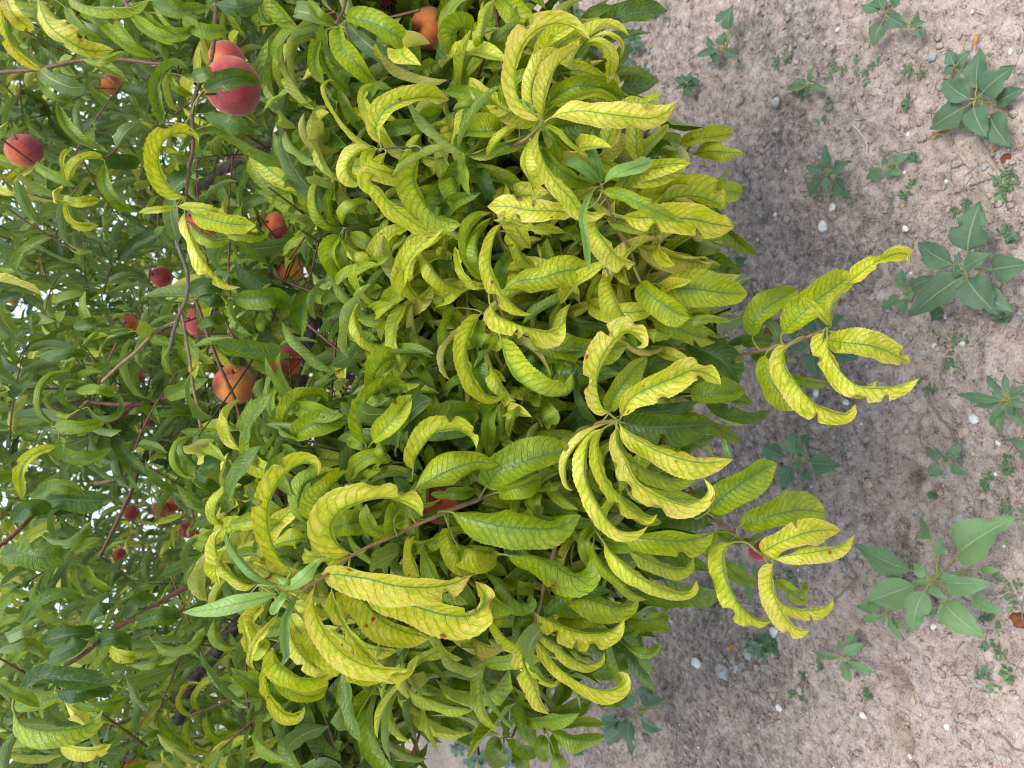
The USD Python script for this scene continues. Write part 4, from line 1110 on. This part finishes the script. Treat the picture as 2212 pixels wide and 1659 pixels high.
def relief(x, y):
    p = np.stack([x, y, 0 * x], -1)
    h = .035 * (meshkit.fbm(p * 1.9, 3, 1) - .5) + .016 * (meshkit.fbm(p * 13, 3, 2) - .5)
    cl_ = meshkit.noise(p * 38, 7)
    h += .016 * np.clip(cl_ - .5, 0, 1) * 2 + .012 * (meshkit.fbm(p * 75, 2, 9) - .5)
    return h
dents = [(on_plane(*tile('T', [(1050, 990)])[0]), .040, .020, .9), (on_plane(*tile('T', [(1110, 1490)])[0]), .040, .022, .7), (on_plane(*tile('T', [(930, 1580)])[0]), .012, .012, 0),
         (on_plane(*tile('S', [(1200, 830)])[0]), .030, .022, 0), (on_plane(*tile('Q', [(1500, 1590)])[0]), .010, .008, 0)]
def ground_z(x, y):
    x, y = np.asarray(x, float), np.asarray(y, float)
    h = relief(x, y)
    for p, a, b, rot in dents:
        dx, dy = x - p[0], y - p[1]
        c, s = math.cos(rot), math.sin(rot)
        e = ((dx * c + dy * s) / a) ** 2 + ((-dx * s + dy * c) / b) ** 2
        h = h - .045 * np.exp(-e ** 2) * (.75 + .5 * meshkit.noise(np.stack([x, y, 0 * x], -1) * 90, 3))
    return h
Z = np.zeros_like(X)
Z[near] = ground_z(X[near], Y[near])
fade = np.clip(np.minimum(np.minimum(X + 2.6, 2.6 - X), np.minimum(Y + .4, 4.2 - Y)) / .5, 0, 1)
Z *= fade
ny, nx = X.shape
i, j = np.meshgrid(np.arange(ny - 1), np.arange(nx - 1), indexing='ij')
a = (i * nx + j).ravel()
gf = np.vstack([np.stack([a, a + 1, a + nx + 1], 1), np.stack([a, a + nx + 1, a + nx], 1)])
gp = np.stack([X, Y, Z], -1).reshape(-1, 3)
# bare crusted soil towards the camera's right and lower side, dark leaf litter nearer the tree
q2 = np.stack([gp[:, 0], gp[:, 1], 0 * gp[:, 0]], -1)
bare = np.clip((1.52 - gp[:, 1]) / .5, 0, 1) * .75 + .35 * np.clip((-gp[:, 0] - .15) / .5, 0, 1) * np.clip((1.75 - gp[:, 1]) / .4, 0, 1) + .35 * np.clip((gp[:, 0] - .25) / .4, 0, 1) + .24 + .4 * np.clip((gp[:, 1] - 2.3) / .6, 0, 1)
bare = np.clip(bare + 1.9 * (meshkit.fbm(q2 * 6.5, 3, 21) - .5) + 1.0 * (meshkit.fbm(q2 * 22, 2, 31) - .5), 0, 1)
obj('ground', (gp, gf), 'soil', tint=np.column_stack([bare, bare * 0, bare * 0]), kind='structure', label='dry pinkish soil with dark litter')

def gpt(t, x, y, lift=0.0):
    uv = tile(t, [(x, y)])[0]; p = on_plane(uv[0], uv[1], 0.0)
    for _ in range(3):
        p = on_plane(uv[0], uv[1], float(ground_z(p[0], p[1])))
    p[2] += lift
    return p

import trimesh
ico0 = trimesh.creation.icosahedron(); ico1 = trimesh.creation.icosphere(subdivisions=1); ico2 = trimesh.creation.icosphere(subdivisions=2); ico3 = trimesh.creation.icosphere(subdivisions=3)
def pebbles(P, size, r, flat=.6):
    b0 = ico0 if len(P) > 5000 else ico1
    V0, F0 = np.array(b0.vertices), np.array(b0.faces)
    n = len(P)
    sc = size[:, None] * np.column_stack([r.uniform(.7, 1.3, n), r.uniform(.7, 1.2, n), r.uniform(.4, .8, n)])
    an = r.uniform(0, 6.28, n)
    jit = 1 + .22 * r.standard_normal((n, len(V0), 1)).clip(-1.3, 1.3)
    v = V0[None] * jit * sc[:, None]
    c, s = np.cos(an)[:, None], np.sin(an)[:, None]
    v = np.stack([v[..., 0] * c - v[..., 1] * s, v[..., 0] * s + v[..., 1] * c, v[..., 2]], -1) + P[:, None]
    return v.reshape(-1, 3), (F0[None] + (np.arange(n) * len(V0))[:, None, None]).reshape(-1, 3)
r = np.random.default_rng(77)
def scatter(n):
    x, y = r.uniform(-1.5, 1.55, n), .55 + 2.2 * r.random(n) ** 1.2
    return np.column_stack([x, y, ground_z(x, y)])
for name, m, n, lo, hi, lab in (('soil_clods', 'soil', 16000, .0015, .010, 'crumbs of soil lying loose on the ground'), ('gravel', 'grey_stone', 1500, .0018, .0085, 'small grey gravel on the soil'),
                           ('gravel', 'tan_stone', 2000, .0018, .009, 'small tan gravel on the soil'), ('gravel', 'white_stone', 300, .0015, .0052, 'small white gravel on the soil')):
    P = scatter(n); sz = lo + (hi - lo) * r.random(n) ** 4
    P[:, 2] += sz * .25
    v, f = pebbles(P, sz, r)
    kw = dict(tint=np.repeat(np.column_stack([r.uniform(.3, 1, n), np.zeros(n), np.zeros(n)]), len(v) // n, 0)) if m == 'soil' else {}
    obj(name, (v, f), m, kind='stuff', label=lab, smooth=40 if not kw else True, **kw)
def slivers(n, lmin, lmax, rad):
    out = []
    for _ in range(n):
        p = scatter(1)[0]; an = r.uniform(0, 6.28); L = r.uniform(lmin, lmax)
        t_ = np.linspace(-.5, .5, 4); bend = r.normal(0, .12)
        c = np.stack([p[0] + L * (t_ * math.cos(an) - bend * t_ ** 2 * math.sin(an)), p[1] + L * (t_ * math.sin(an) + bend * t_ ** 2 * math.cos(an)), p[2] + .0015 + L * t_ * r.normal(0, .08)], 1)
        out.append(tube(c, rad * r.uniform(.5, 1.3), 4, cap=False))
    return join(out)
obj('plant_litter', slivers(4200, .008, .035, .0008), 'grey_litter', kind='stuff', label='grey bits of dead stalks strewn over the soil')
obj('straw', slivers(500, .01, .045, .0007), 'dry_straw', kind='stuff', label='pale bits of straw strewn over the soil')

STONES = '''R 555,258 34 white_stone oval white stone on bare soil, upper of two white stones near the leaf tips
R 470,425 46 white_stone larger oval white stone on bare soil, lower of two white stones near the leaf tips
R 1228,845 24 white_stone thin upright white chip among the seedling leaves
R 1440,1465 26 white_stone angular white stone among the small creeping weeds
R 1335,1520 34 grey_stone grey white angular stone beside the curled yellow leaf
R 1680,1445 22 white_stone small white stone among the creeping weeds, right of the angular one
S 1785,335 44 white_stone crumbly white lump of lime beside the narrow leaved weed
S 410,110 34 white_stone white stone half hidden by the tip of a yellow leaf
S 668,185 30 white_stone white stone inside the curl of a yellow leaf
S 1660,1195 46 grey_stone blue grey pebble above the big green weed at right
S 1855,1005 34 tan_stone tan pebble with two small stones, right part of the soil
S 865,905 40 tan_stone pinkish clod like stone in the middle of the bare soil
S 1695,450 50 tan_stone flat tan clod beside the narrow leaved weed
S 690,640 24 grey_stone small grey pebble right of the four leaved weed
K 790,1650 75 grey_stone broad pale grey stone, the largest, near the bottom of the soil
K 545,1570 44 white_stone oblong cream white stone left of the broad grey stone
K 1000,1490 44 grey_stone light grey stone above the broad grey stone
K 1220,1300 44 white_stone pale stone beside the tip of the lowest yellow leaf
K 890,1610 26 grey_stone round dark grey pebble touching the broad grey stone
T 815,1360 30 white_stone small white stone on pale soil near the lower footprints
T 1430,590 28 white_stone white chip under the large toothed weed
T 85,1295 28 white_stone white stone on pale soil at the bottom middle
T 1545,1465 24 white_stone flat white fleck of stone near the lower right cracks
Q 60,890 40 grey_stone round blue grey pebble, upper right by the young seedling
Q 405,858 30 tan_stone shiny tan pebble next to the young seedling
Q 1765,105 18 white_stone small white stone in the upper right corner area
Q 2100,450 26 white_stone pair like white stone beside the big rosette weed
Q 1205,1170 18 white_stone tiny white stone in a small hollow left of the big rosette
R 1185,445 28 white_stone pinkish white pebble between the white stones and the tall weed
R 1315,375 28 tan_stone yellowish pebble between the white stones and the tall weed'''
for k, ln in enumerate(STONES.splitlines()):
    t, xy, w, m, lab = ln.split(' ', 4)
    x, y = map(float, xy.split(','))
    p = gpt(t, x, y); dep = np.dot(p - EYE, FWD); rad = float(w) * 1.15 * tscale(t) * dep / F
    rr = np.random.default_rng(900 + k)
    V = np.array(ico3.vertices)
    for _ in range(7):                                    # chip flat facets off a ball
        nrm = unit(rr.standard_normal(3)); h = rr.uniform(.62, .9); e = V @ nrm - h
        V = V - np.clip(e, 0, None)[:, None] * nrm * .9
    V = V * (1 + .10 * (meshkit.noise(V * 2.7 + k, k)[:, None] - .5)) * np.array([1.05, rr.uniform(.75, 1.0), .62]) * rad
    an = rr.uniform(0, 6.28)
    V = V @ np.array([[math.cos(an), math.sin(an), 0], [-math.sin(an), math.cos(an), 0], [0, 0, 1]])
    obj('stone', (V + p + (0, 0, rad * .30), np.array(ico3.faces)), m, label=lab, cat='stone', group='stones on the soil', smooth=35)

STICKS = '''dry_straw Q 2.6 720,1080 770,1130 820,1200 850,1260 852,1320 | curved bleached white stick lying on the soil, upper right
dry_straw Q 2.0 745,1040 790,1045 840,1030 | short pale straw beside the curved bleached stick
grey_litter Q 2.0 1830,1180 1920,1320 2010,1480 2130,1600 2250,1650 | long thin grey stalk lying under the big rosette weed
dry_straw Q 1.3 1360,520 1480,460 1600,410 | thin pale straw pointing at the big rosette weed
dry_straw Q 1.3 1510,1650 1550,1530 1600,1400 1640,1330 | thin pale straw below the big rosette weed
grey_litter R 2.0 1740,70 1830,40 1960,5 | short grey twig right of the bare clods
grey_litter R 2.6 815,370 810,450 835,500 870,525 | hooked grey rootlet on bare soil above the leaf tip
dry_straw R 2.4 1175,1400 1200,1360 1230,1320 | short white straw right of the curled yellow leaf
grey_litter S 3.0 1360,120 1430,230 1540,360 1610,480 1650,620 1670,740 | long brown stalk lying near the four leaved seedling
grey_litter S 2.0 345,565 450,600 560,655 | grey stalk under the broad leaved seedling
grey_litter K 4.0 1830,640 1880,720 1920,790 1950,830 | dark root end of the forked dead stalk
grey_litter K 3.2 1950,830 1880,900 1800,980 1740,1030 | pale lower half of the forked dead stalk
grey_litter K 3.0 640,1300 720,1440 800,1540 870,1620 | dead stalk slanting down to the broad grey stone
dry_straw K 1.6 730,1380 770,1320 805,1265 | thin straw above the light grey stone
dry_straw K 2.0 900,1060 1000,1070 1130,1100 | pale thin stalk crossing behind the curled leaf
grey_litter T 2.4 1990,1510 2080,1590 2212,1680 | dark stick in the lower right corner
grey_litter T 1.5 1700,720 1640,780 1620,830 | short brown twig below the toothed weed
dry_straw T 1.3 1900,330 2010,320 2110,270 | fine straw among the creeping weed, right edge'''
for ln in STICKS.splitlines():
    a_, lab = ln.split(' | '); w = a_.split()
    pts = np.array([gpt(w[1], *map(float, x.split(','))) for x in w[3:]])
    q = spline(pts, 6 * len(pts)); rad = float(w[2]) * .0011
    q[:, 2] = np.maximum(q[:, 2], ground_z(q[:, 0], q[:, 1])) + rad * .8
    obj('stick', tube(q, np.linspace(rad, rad * .6, len(q)) * (1 + .15 * np.sin(np.arange(len(q)) * 1.7)), 7), w[0], label=lab.strip(), cat='stick', group='dry sticks on the soil')

for k, (t, x, y, w, lab) in enumerate([('Q', 2060, 1380, 44, 'dark brown rotten peach beside the big rosette weed'), ('R', 1470, 1185, 50, 'rusty brown rotten peach under the tall pointed weed'),
                                   ('T', 2180, 530, 70, 'rusty brown rotten peach at the right edge among creeping weed'), ('H', 720, 1020, 50, 'orange brown fallen peach behind the twig of yellow leaves')]):
    p = gpt(t, x, y); dep = np.dot(p - EYE, FWD); rad = w * tscale(t) * dep / F
    v, f, tint = peach_mesh(rad, 600 + k)
    v = v * (1 + .30 * (meshkit.noise(v / rad * 2.2 + k, 8)[:, None] - .5)) * (1, 1, .6)
    obj('fallen_peach', (v + p + (0, 0, rad * .25), f), 'rotten_fruit', label=lab, cat='fallen peach')

# ------------------------------------------------------------------ weeds: each a stem with its leaves
WU = np.array([0, .04, .1, .18, .3, .42, .55, .7, .83, .93, 1.0])
WW = {'broad': np.array([.03, .18, .62, .92, 1.0, .95, .82, .6, .36, .15, .01]), 'narrow': np.array([.05, .25, .5, .75, .95, 1.0, .97, .8, .52, .24, .01])}
def weed(label, t, c0, h, leaves, shape='broad', tone=.5, teeth=.05, group=None):
    x0 = thing('weed', label, 'weed', group or 'weeds growing on the soil')
    uvc = tile(t, [c0])[0]
    top = on_plane(uvc[0], uvc[1], h)
    foot = top.copy(); foot[1] += .01; foot[2] = float(ground_z(foot[0], foot[1])) - .01
    obj('stem', tube(spline([foot, (foot + top) / 2 + (.006, 0, 0), top], 8), np.linspace(.0032, .0018, 8), 7), 'weed_stem', x0)
    for k, (bx, by, tx, ty, w, *zz_) in enumerate(leaves):
        rr = np.random.default_rng(int(abs(bx * 7 + ty * 3 + w)) + k)
        hb = h * (zz_[0] if zz_ else rr.uniform(.75, 1.0))
        (bu, bv), (tu, tv) = tile(t, [(bx, by), (tx, ty)])
        b, e = on_plane(bu, bv, hb), on_plane(tu, tv, max(.012, hb * rr.uniform(.75, 1.15)))
        n = 18; x = np.linspace(0, 1, n)[:, None]
        L = np.linalg.norm(e - b)
        M = b + (e - b) * x + np.array([0, 0, 1]) * (L * rr.uniform(.05, .13) * np.sin(np.pi * x ** .8))
        N0 = np.tile(unit(np.array([0, -.25, 1.0]) + .28 * rr.standard_normal(3)), (n, 1))
        T = unit(np.gradient(M, axis=0)); S = unit(np.cross(T, N0)); N = unit(np.cross(S, T))
        dep = np.dot(b - EYE, FWD); W = w * tscale(t) * dep / F * 1.15
        prof = np.interp(x[:, 0], WU, WW[shape]) * W * (1 + teeth * ((np.arange(n) % 3) - 1) * rr.uniform(.4, 1.5, n))
        if rr.random() < .4: prof = prof * (1 - rr.uniform(.2, .5) * np.exp(-((x[:, 0] - rr.uniform(.3, .9)) / .06) ** 4))
        ph = rr.uniform(.12, .35); cols = []
        for j in range(-3, 4):
            a = j / 3
            wob = .13 * W * a * a * np.sin(x[:, 0] * 11 + rr.uniform(0, 6))
            pr = prof if abs(j) == 3 else np.interp(x[:, 0], WU, WW[shape]) * W
            cols.append(M + (pr * a * math.cos(ph))[:, None] * S + (pr * abs(a) * math.sin(ph) + wob)[:, None] * N)
        V = np.stack(cols, 1)
        uv = np.stack([np.repeat(x * .985 + .015, 7, 1), np.repeat((np.arange(7) / 6)[None], n, 0)], -1)
        i, j = np.meshgrid(np.arange(n - 1), np.arange(6), indexing='ij'); a = (i * 7 + j).ravel()
        f = np.vstack([np.stack([a, a + 1, a + 8], 1), np.stack([a, a + 8, a + 7], 1)])
        V = V.reshape(-1, 3); f = facing(V, f, (0, 0, 1))
        st0 = foot + (top - foot) * (hb / h * .92 if h > 0 else 1)
        pv, pf = tube(spline([st0, (st0 + b) / 2 + (0, 0, .004), b, M[2]], 6), np.linspace(.0014, .001, 6), 5)
        v2, f2 = join([(V, f), (pv, pf)])
        st = np.vstack([uv.reshape(-1, 2), np.tile([[0, .5]], (len(pv), 1))])
        tint = np.tile([[np.clip(tone + rr.normal(0, .1), 0, 1), rr.random(), 0]], (len(v2), 1))
        obj('leaf', (v2, f2), 'weed_leaf', x0, uv=st, tint=tint)
weed('big blue green rosette weed with seven broad pointed leaves, upper right', 'Q', (1790, 860), .055,
     [(1800, 770, 1830, 415, 95, 1.0), (1840, 820, 2145, 565, 105, .95), (1740, 865, 1510, 690, 85, 1), (1710, 930, 1390, 1130, 105, .9), (1775, 935, 1890, 1205, 90, 1), (1920, 1010, 2095, 1285, 100, .7), (1980, 900, 2230, 770, 70, .5), (1680, 1080, 1750, 1130, 40, .5)], tone=.25)
weed('small seedling pair of leaves just left of the big rosette weed', 'Q', (1615, 580), .035, [(1600, 560, 1555, 435, 50, 1), (1630, 560, 1745, 445, 45, 1), (1600, 590, 1510, 640, 45, .9), (1640, 620, 1720, 690, 40, .7)], tone=.35)
weed('five leaved seedling beside the hooked rootlet, just above the white stones', 'Q', (505, 1500), .05,
     [(520, 1470, 485, 1255, 50, 1), (470, 1500, 310, 1445, 45, .9), (540, 1490, 720, 1410, 55, 1), (440, 1560, 340, 1710, 62, .8), (490, 1540, 490, 1700, 32, .9), (570, 1570, 690, 1730, 60, .8)], tone=.3)
weed('leafy weed at the top edge with a white chip of petal on it', 'Q', (1000, 110), .06,
     [(960, 90, 795, 50, 55, 1), (970, 210, 900, 405, 65, .8), (1030, 150, 1200, 240, 62, 1), (1070, 60, 1170, -70, 60, .9), (1220, 225, 1370, 190, 32, .7), (1290, 240, 1305, 325, 38, .7), (1285, 190, 1290, 90, 28, .7), (990, 80, 930, -60, 50, 1)], tone=.35)
weed('weak seedling with thin leaves amid creeping weeds, upper middle of the soil', 'Q', (335, 745), .035,
     [(320, 750, 135, 780, 32, 1), (320, 735, 220, 690, 30, .9), (350, 720, 395, 550, 34, 1), (370, 750, 490, 785, 30, .9), (335, 770, 330, 870, 32, .8), (300, 770, 250, 860, 28, .7)], tone=.6)
weed('small bright seedling under the curved bleached stick', 'Q', (1030, 1450), .03,
     [(1080, 1410, 1215, 1345, 44, 1), (990, 1480, 835, 1555, 46, 1), (1020, 1430, 985, 1370, 32, .9), (1035, 1480, 1040, 1560, 34, .8), (1060, 1490, 1150, 1520, 34, .8)], tone=.6)
weed('tall blue green weed with large pointed leaves, right edge', 'R', (1660, 785), .10,
     [(1720, 640, 1830, 205, 140, .95), (1600, 760, 1295, 560, 95, .9), (1690, 790, 1945, 650, 75, 1), (1700, 850, 1210, 1215, 120, .85), (1715, 880, 1990, 1200, 125, .8), (1935, 800, 2260, 750, 115, .7), (1650, 760, 1640, 640, 34, 1), (1670, 790, 1590, 870, 34, 1), (1800, 980, 2135, 1170, 95, .5), (1500, 1130, 1400, 1250, 60, .45)], tone=.35)
weed('slim upright seedling with a white chip on it, left of the tall weed', 'R', (1165, 1010), .06,
     [(1155, 970, 1150, 790, 52, 1), (1130, 1030, 975, 1155, 45, .9), (1170, 1050, 1160, 1195, 42, .8), (1230, 960, 1480, 850, 60, .9), (1190, 1020, 1275, 1000, 40, .9)], tone=.55)
weed('dark green weed hidden beneath the twig of yellow leaves', 'H', (1130, 1080), .05,
     [(1180, 1020, 1380, 870, 70, 1), (1080, 1010, 1110, 880, 60, .8), (1070, 1130, 900, 1160, 45, .9), (1110, 1200, 1170, 1420, 80, .9), (1280, 1170, 1510, 1240, 90, .8), (980, 1020, 890, 1000, 55, .7)], tone=.35)
weed('narrow leaved star shaped weed at the right edge', 'S', (2060, 170), .07,
     [(2000, 170, 1625, 115, 42, 1), (2040, 220, 1915, 390, 34, .9), (2040, 250, 2015, 480, 32, .8), (2070, 200, 2135, 325, 36, .9), (2040, 110, 1885, -50, 32, 1), (2090, 130, 2250, 40, 32, 1), (2090, 190, 2260, 215, 32, .9), (2110, 230, 2240, 420, 44, .7), (2000, 190, 1790, 215, 32, .8), (2070, 100, 2050, -70, 28, 1), (2040, 160, 1930, 90, 24, 1)], 'narrow', tone=.55, teeth=.01)
weed('narrow leaved seedling at the right edge below the star shaped one', 'S', (2250, 590), .05, [(2240, 570, 2080, 505, 36, 1), (2250, 600, 2180, 680, 34, .8), (2260, 570, 2300, 450, 34, 1)], 'narrow', tone=.5, teeth=.01)
weed('five leaved seedling under the lone leaves at the end of the lower twig, middle', 'S', (215, 690), .06,
     [(220, 640, 220, 445, 78, 1), (130, 660, -55, 560, 75, .9), (195, 750, 115, 955, 80, .95), (350, 710, 618, 735, 85, .8), (300, 540, 345, 465, 50, .6), (290, 780, 375, 865, 40, .7), (230, 700, 260, 790, 40, 1)], tone=.5)
weed('four leaved seedling on open soil, centre right', 'S', (1515, 690), .04, [(1480, 670, 1345, 570, 48, 1), (1570, 650, 1670, 565, 45, .9), (1480, 740, 1385, 830, 50, .9), (1570, 740, 1725, 815, 46, .9), (1520, 690, 1550, 660, 26, 1)], tone=.6)
weed('large bright green toothed weed, lower right, the biggest', 'T', (1390, 190), .11,
     [(1225, 100, 735, -130, 115, .85), (1640, -40, 2135, -365, 170, .95), (1265, 230, 850, 380, 130, .9), (1350, 275, 1240, 650, 95, 1), (1515, 370, 1885, 695, 115, .85), (1510, 200, 1960, 220, 95, .9), (1370, 150, 1250, 40, 52, 1), (1400, 240, 1565, 365, 36, 1), (1405, -170, 1335, -395, 82, .8), (1470, -30, 1500, -175, 50, .9), (1840, 90, 2012, 100, 36, .5), (1770, 330, 2045, 475, 62, .6), (1380, 190, 1210, 215, 22, 1), (1250, 420, 1480, 480, 60, .45), (1100, 320, 760, 420, 50, .4)], tone=.85)
weed('narrow leaved seedling with six bright leaves, left of the footprint hollows', 'T', (630, 850), .05,
     [(600, 855, 365, 800, 40, 1), (650, 830, 815, 735, 38, 1), (640, 890, 705, 1080, 44, .9), (690, 890, 915, 985, 36, .9), (640, 800, 595, 710, 32, .8), (680, 780, 745, 655, 42, .7), (670, 900, 720, 960, 24, .6)], 'narrow', tone=.9, teeth=.02)
weed('narrow leaved seedling tucked under the large toothed weed', 'T', (1010, 480), .05, [(980, 490, 815, 545, 32, 1), (1030, 510, 1155, 695, 44, .9), (1060, 520, 1205, 620, 26, .9), (1000, 510, 985, 580, 20, .9), (960, 430, 755, 415, 36, .8)], 'narrow', tone=.85, teeth=.01)
weed('grey green weed with long stalks at the bottom, below the last yellow leaves', 'P', (2030, 1160), .10,
     [(2050, 1080, 2160, 945, 75, .9), (1990, 1110, 1905, 990, 70, .9), (1950, 1250, 1975, 1540, 110, .8), (2050, 1210, 2240, 1330, 75, .8), (1850, 1250, 1690, 1230, 45, .6), (1880, 1330, 1740, 1440, 60, .6), (2100, 1060, 2260, 1060, 50, .8)], tone=.35)
weed('small bright weed peeping out behind the curled leaves of the lower twig', 'K', (1000, 830), .05, [(980, 780, 905, 660, 45, 1), (1020, 870, 1010, 1055, 85, .8), (1040, 800, 1090, 740, 35, 1), (960, 790, 870, 770, 30, .9), (1050, 850, 1120, 830, 40, .8)], tone=.75)
weed('weed with orange dead tips at the top edge, blurred', 'B', (1860, 420), .06,
     [(1830, 440, 1640, 490, 34, .9), (1830, 470, 1790, 550, 55, .8), (1870, 390, 1890, 280, 50, 1), (1900, 450, 1990, 495, 34, .9), (1930, 260, 1960, 40, 60, .8), (1880, 160, 1825, 130, 45, .9), (1800, 400, 1730, 320, 38, .9), (1950, 300, 2000, 280, 34, .8)], tone=.3)
rs = np.random.default_rng(31)
FARW = [('B', 560, 120), ('B', 700, 420), ('B', 820, 600), ('B', 1080, 380), ('B', 1020, 520), ('B', 1180, 640), ('B', 1260, 60), ('B', 640, 620), ('B', 1560, 730), ('B', 1320, 1430), ('P', 1500, 1480), ('P', 1800, 1300), ('P', 900, 1560), ('P', 460, 1480), ('P', 620, 1600), ('K', 1100, 1420), ('K', 600, 1000), ('H', 430, 420)]
WHERE = ['right of the dark leaves at the top edge', 'between the pale curled leaves and the soil', 'beneath the hanging tip of a pale leaf', 'on open soil right of the pale curled leaves, upper one', 'on open soil right of the pale curled leaves, lower one', 'above the leaf with the rolled tip', 'thin and upright at the top edge', 'in the shade under the arching pale leaf', 'small, alone on bare soil right of the rolled leaf tip', 'behind the lone sprig of three leaves',
         'between the bottom leaves and the long stalked weed', 'half covered by the long stalked weed', 'at the bottom edge in the shade of the lowest leaves', 'at the bottom edge, left part of the shaded soil', 'at the bottom edge below the lowest leaves', 'above the broad grey stone', 'under the arched leaf of the lower twig', 'beyond the torn leaf tip at the middle']
for (t, x, y), wh in zip(FARW, WHERE):
    n = rs.integers(6, 10); an = rs.uniform(0, 6.28); sc = rs.uniform(.6, 1.15); ls = []
    for k in range(n):
        a = an + k * 2.4; rr_ = (40 + 14 * k) * sc * .55
        ls.append((x + rr_ * .35 * math.cos(a), y + rr_ * .35 * math.sin(a), x + (rr_ * .5 + 95 * sc) * math.cos(a), y + (rr_ * .5 + 95 * sc) * math.sin(a), rs.uniform(26, 40) * sc, rs.uniform(.5, 1)))
    weed('blurred bluish weed ' + wh, t, (x, y), .05, ls, tone=.2)

# creeping weeds of tiny leaves: each mat one thing, its leaves too small to tell apart
MATS = [('Q', 120, 500, 90, 'beside the weak seedling'), ('Q', 600, 640, 110, 'above the curved bleached stick'), ('Q', 820, 600, 130, 'between the bleached stick and the top edge'), ('Q', 1290, 640, 90, 'left of the big rosette'), ('Q', 1220, 890, 60, 'in the middle of open pale soil'), ('Q', 1270, 1420, 80, 'right of the small bright seedling'),
        ('Q', 530, 980, 120, 'left of the curved bleached stick'), ('Q', 2050, 1570, 80, 'under the rotten peach of the upper right'), ('R', 1210, 120, 70, 'straight above the yellowish pebble'), ('R', 1680, 270, 70, 'left of the topmost leaf of the tall weed'), ('R', 2030, 80, 110, 'at the right edge above the tall weed'), ('R', 2140, 460, 100, 'at the right edge beside the tall weed'),
        ('R', 1560, 1380, 170, 'broad patch below the tall weed'), ('R', 2080, 1290, 150, 'broad patch at the right edge, below the tall weed'), ('R', 1640, 1590, 150, 'broad patch above the narrow star shaped weed'), ('S', 1360, 40, 80, 'beside the tip of the curled yellow leaf'), ('S', 2110, 720, 70, 'at the right edge in the middle'), ('S', 1920, 880, 70, 'below the four leaved seedling'),
        ('S', 2150, 1130, 90, 'at the right edge above the large toothed weed'), ('T', 2060, 260, 150, 'right of the large toothed weed'), ('T', 1950, 560, 80, 'under the right tip of the large toothed weed'), ('T', 1950, 800, 80, 'below the large toothed weed'), ('T', 1880, 1060, 90, 'alone on pale soil, lower right'), ('T', 2090, 990, 60, 'near the right edge, lower right'),
        ('T', 280, 1020, 45, 'left of the narrow leaved seedling'), ('T', 250, 1190, 60, 'on pale soil at the lower middle'), ('T', 880, 1160, 60, 'between the two footprint hollows'), ('T', 50, 770, 70, 'beside the lowest yellow leaf tip'), ('T', 430, 910, 40, 'touching the narrow leaved seedling'), ('S', 1450, 950, 60, 'under the four leaved seedling'),
        ('K', 1370, 870, 80, 'behind the triangular leaf tip'), ('K', 650, 1050, 110, 'in shade below the lower twig'), ('K', 1020, 1380, 90, 'above the light grey stone'), ('K', 1240, 1430, 60, 'left of the six leaved seedling')]
for k, (t, x, y, w, wh) in enumerate(MATS):
    rr = np.random.default_rng(400 + k)
    c = gpt(t, x, y); dep = np.dot(c - EYE, FWD); R0 = w * tscale(t) * dep / F
    x0 = thing('creeping_weed', 'mat of tiny paired leaves ' + wh, 'weed', 'mats of creeping weed')
    tw, Bs, Ds = [], [], []
    for s_ in range(max(3, int(R0 / .012))):
        a = rr.uniform(0, 6.28); L = R0 * rr.uniform(.6, 1.25); m_ = max(4, int(L / .009))
        tt = np.linspace(.05, 1, m_)
        an = a + .5 * rr.normal() * tt
        px_, py_ = c[0] + L * tt * np.cos(an), c[1] + L * tt * np.sin(an)
        cu = np.column_stack([px_, py_, ground_z(px_, py_) + .004])
        tw.append(tube(cu, .0006, 4, cap=False))
        for j in range(1, m_):
            for sg in (-1, 1):
                Bs.append(cu[j]); Ds.append([math.cos(an[j] + sg * 1.2), math.sin(an[j] + sg * 1.2), rr.uniform(.1, .6)])
    Bs, Ds = np.array(Bs), np.array(Ds); L0 = rr.uniform(.008, .0145, len(Bs))
    v, f, st, tn = spray_leaves(Bs, Ds, L0, L0 * .30, np.clip(.5 + .25 * rr.standard_normal(len(Bs)), 0, 1), rr, n=4, curl=rr.uniform(.1, .5, len(Bs)), phi=np.full(len(Bs), .15))
    obj('stem', join(tw), 'weed_stem', x0)
    obj('leaves', (v, f), 'weed_leaf', x0, uv=st, tint=tn, kind='stuff')
for k, (t, pts, w, lab) in enumerate([('Q', [(1860, 300), (1840, 360), (1830, 430)], 26, 'orange dead leaf sticking out above the big rosette weed'), ('Q', [(1410, 1215), (1500, 1170), (1620, 1140)], 22, 'orange dead leaf curled under the left of the big rosette weed'),
                                  ('Q', [(2010, 1270), (1980, 1330)], 24, 'orange dead leaf below the right leaf of the big rosette weed'), ('K', [(840, 1460), (890, 1420)], 30, 'orange dead leaf left of the light grey stone'), ('G', [(520, 760), (600, 770), (660, 720)], 30, 'yellow dead leaf caught behind the dark green leaf')]):
    P = np.array([gpt(t, *p, lift=.012) for p in pts])
    M = spline(P, 12); dep = np.dot(P[0] - EYE, FWD); W = w * tscale(t) * dep / F
    v, f, st, _b = leaf_sheet(M, np.tile([[0, 0, 1.0]], (12, 1)), W * .7, W * .8, W, 12, 2, 40 + k, wave=.25)
    obj('dead_leaf', (v, f), 'dead_leaf', label=lab, cat='dead leaf')
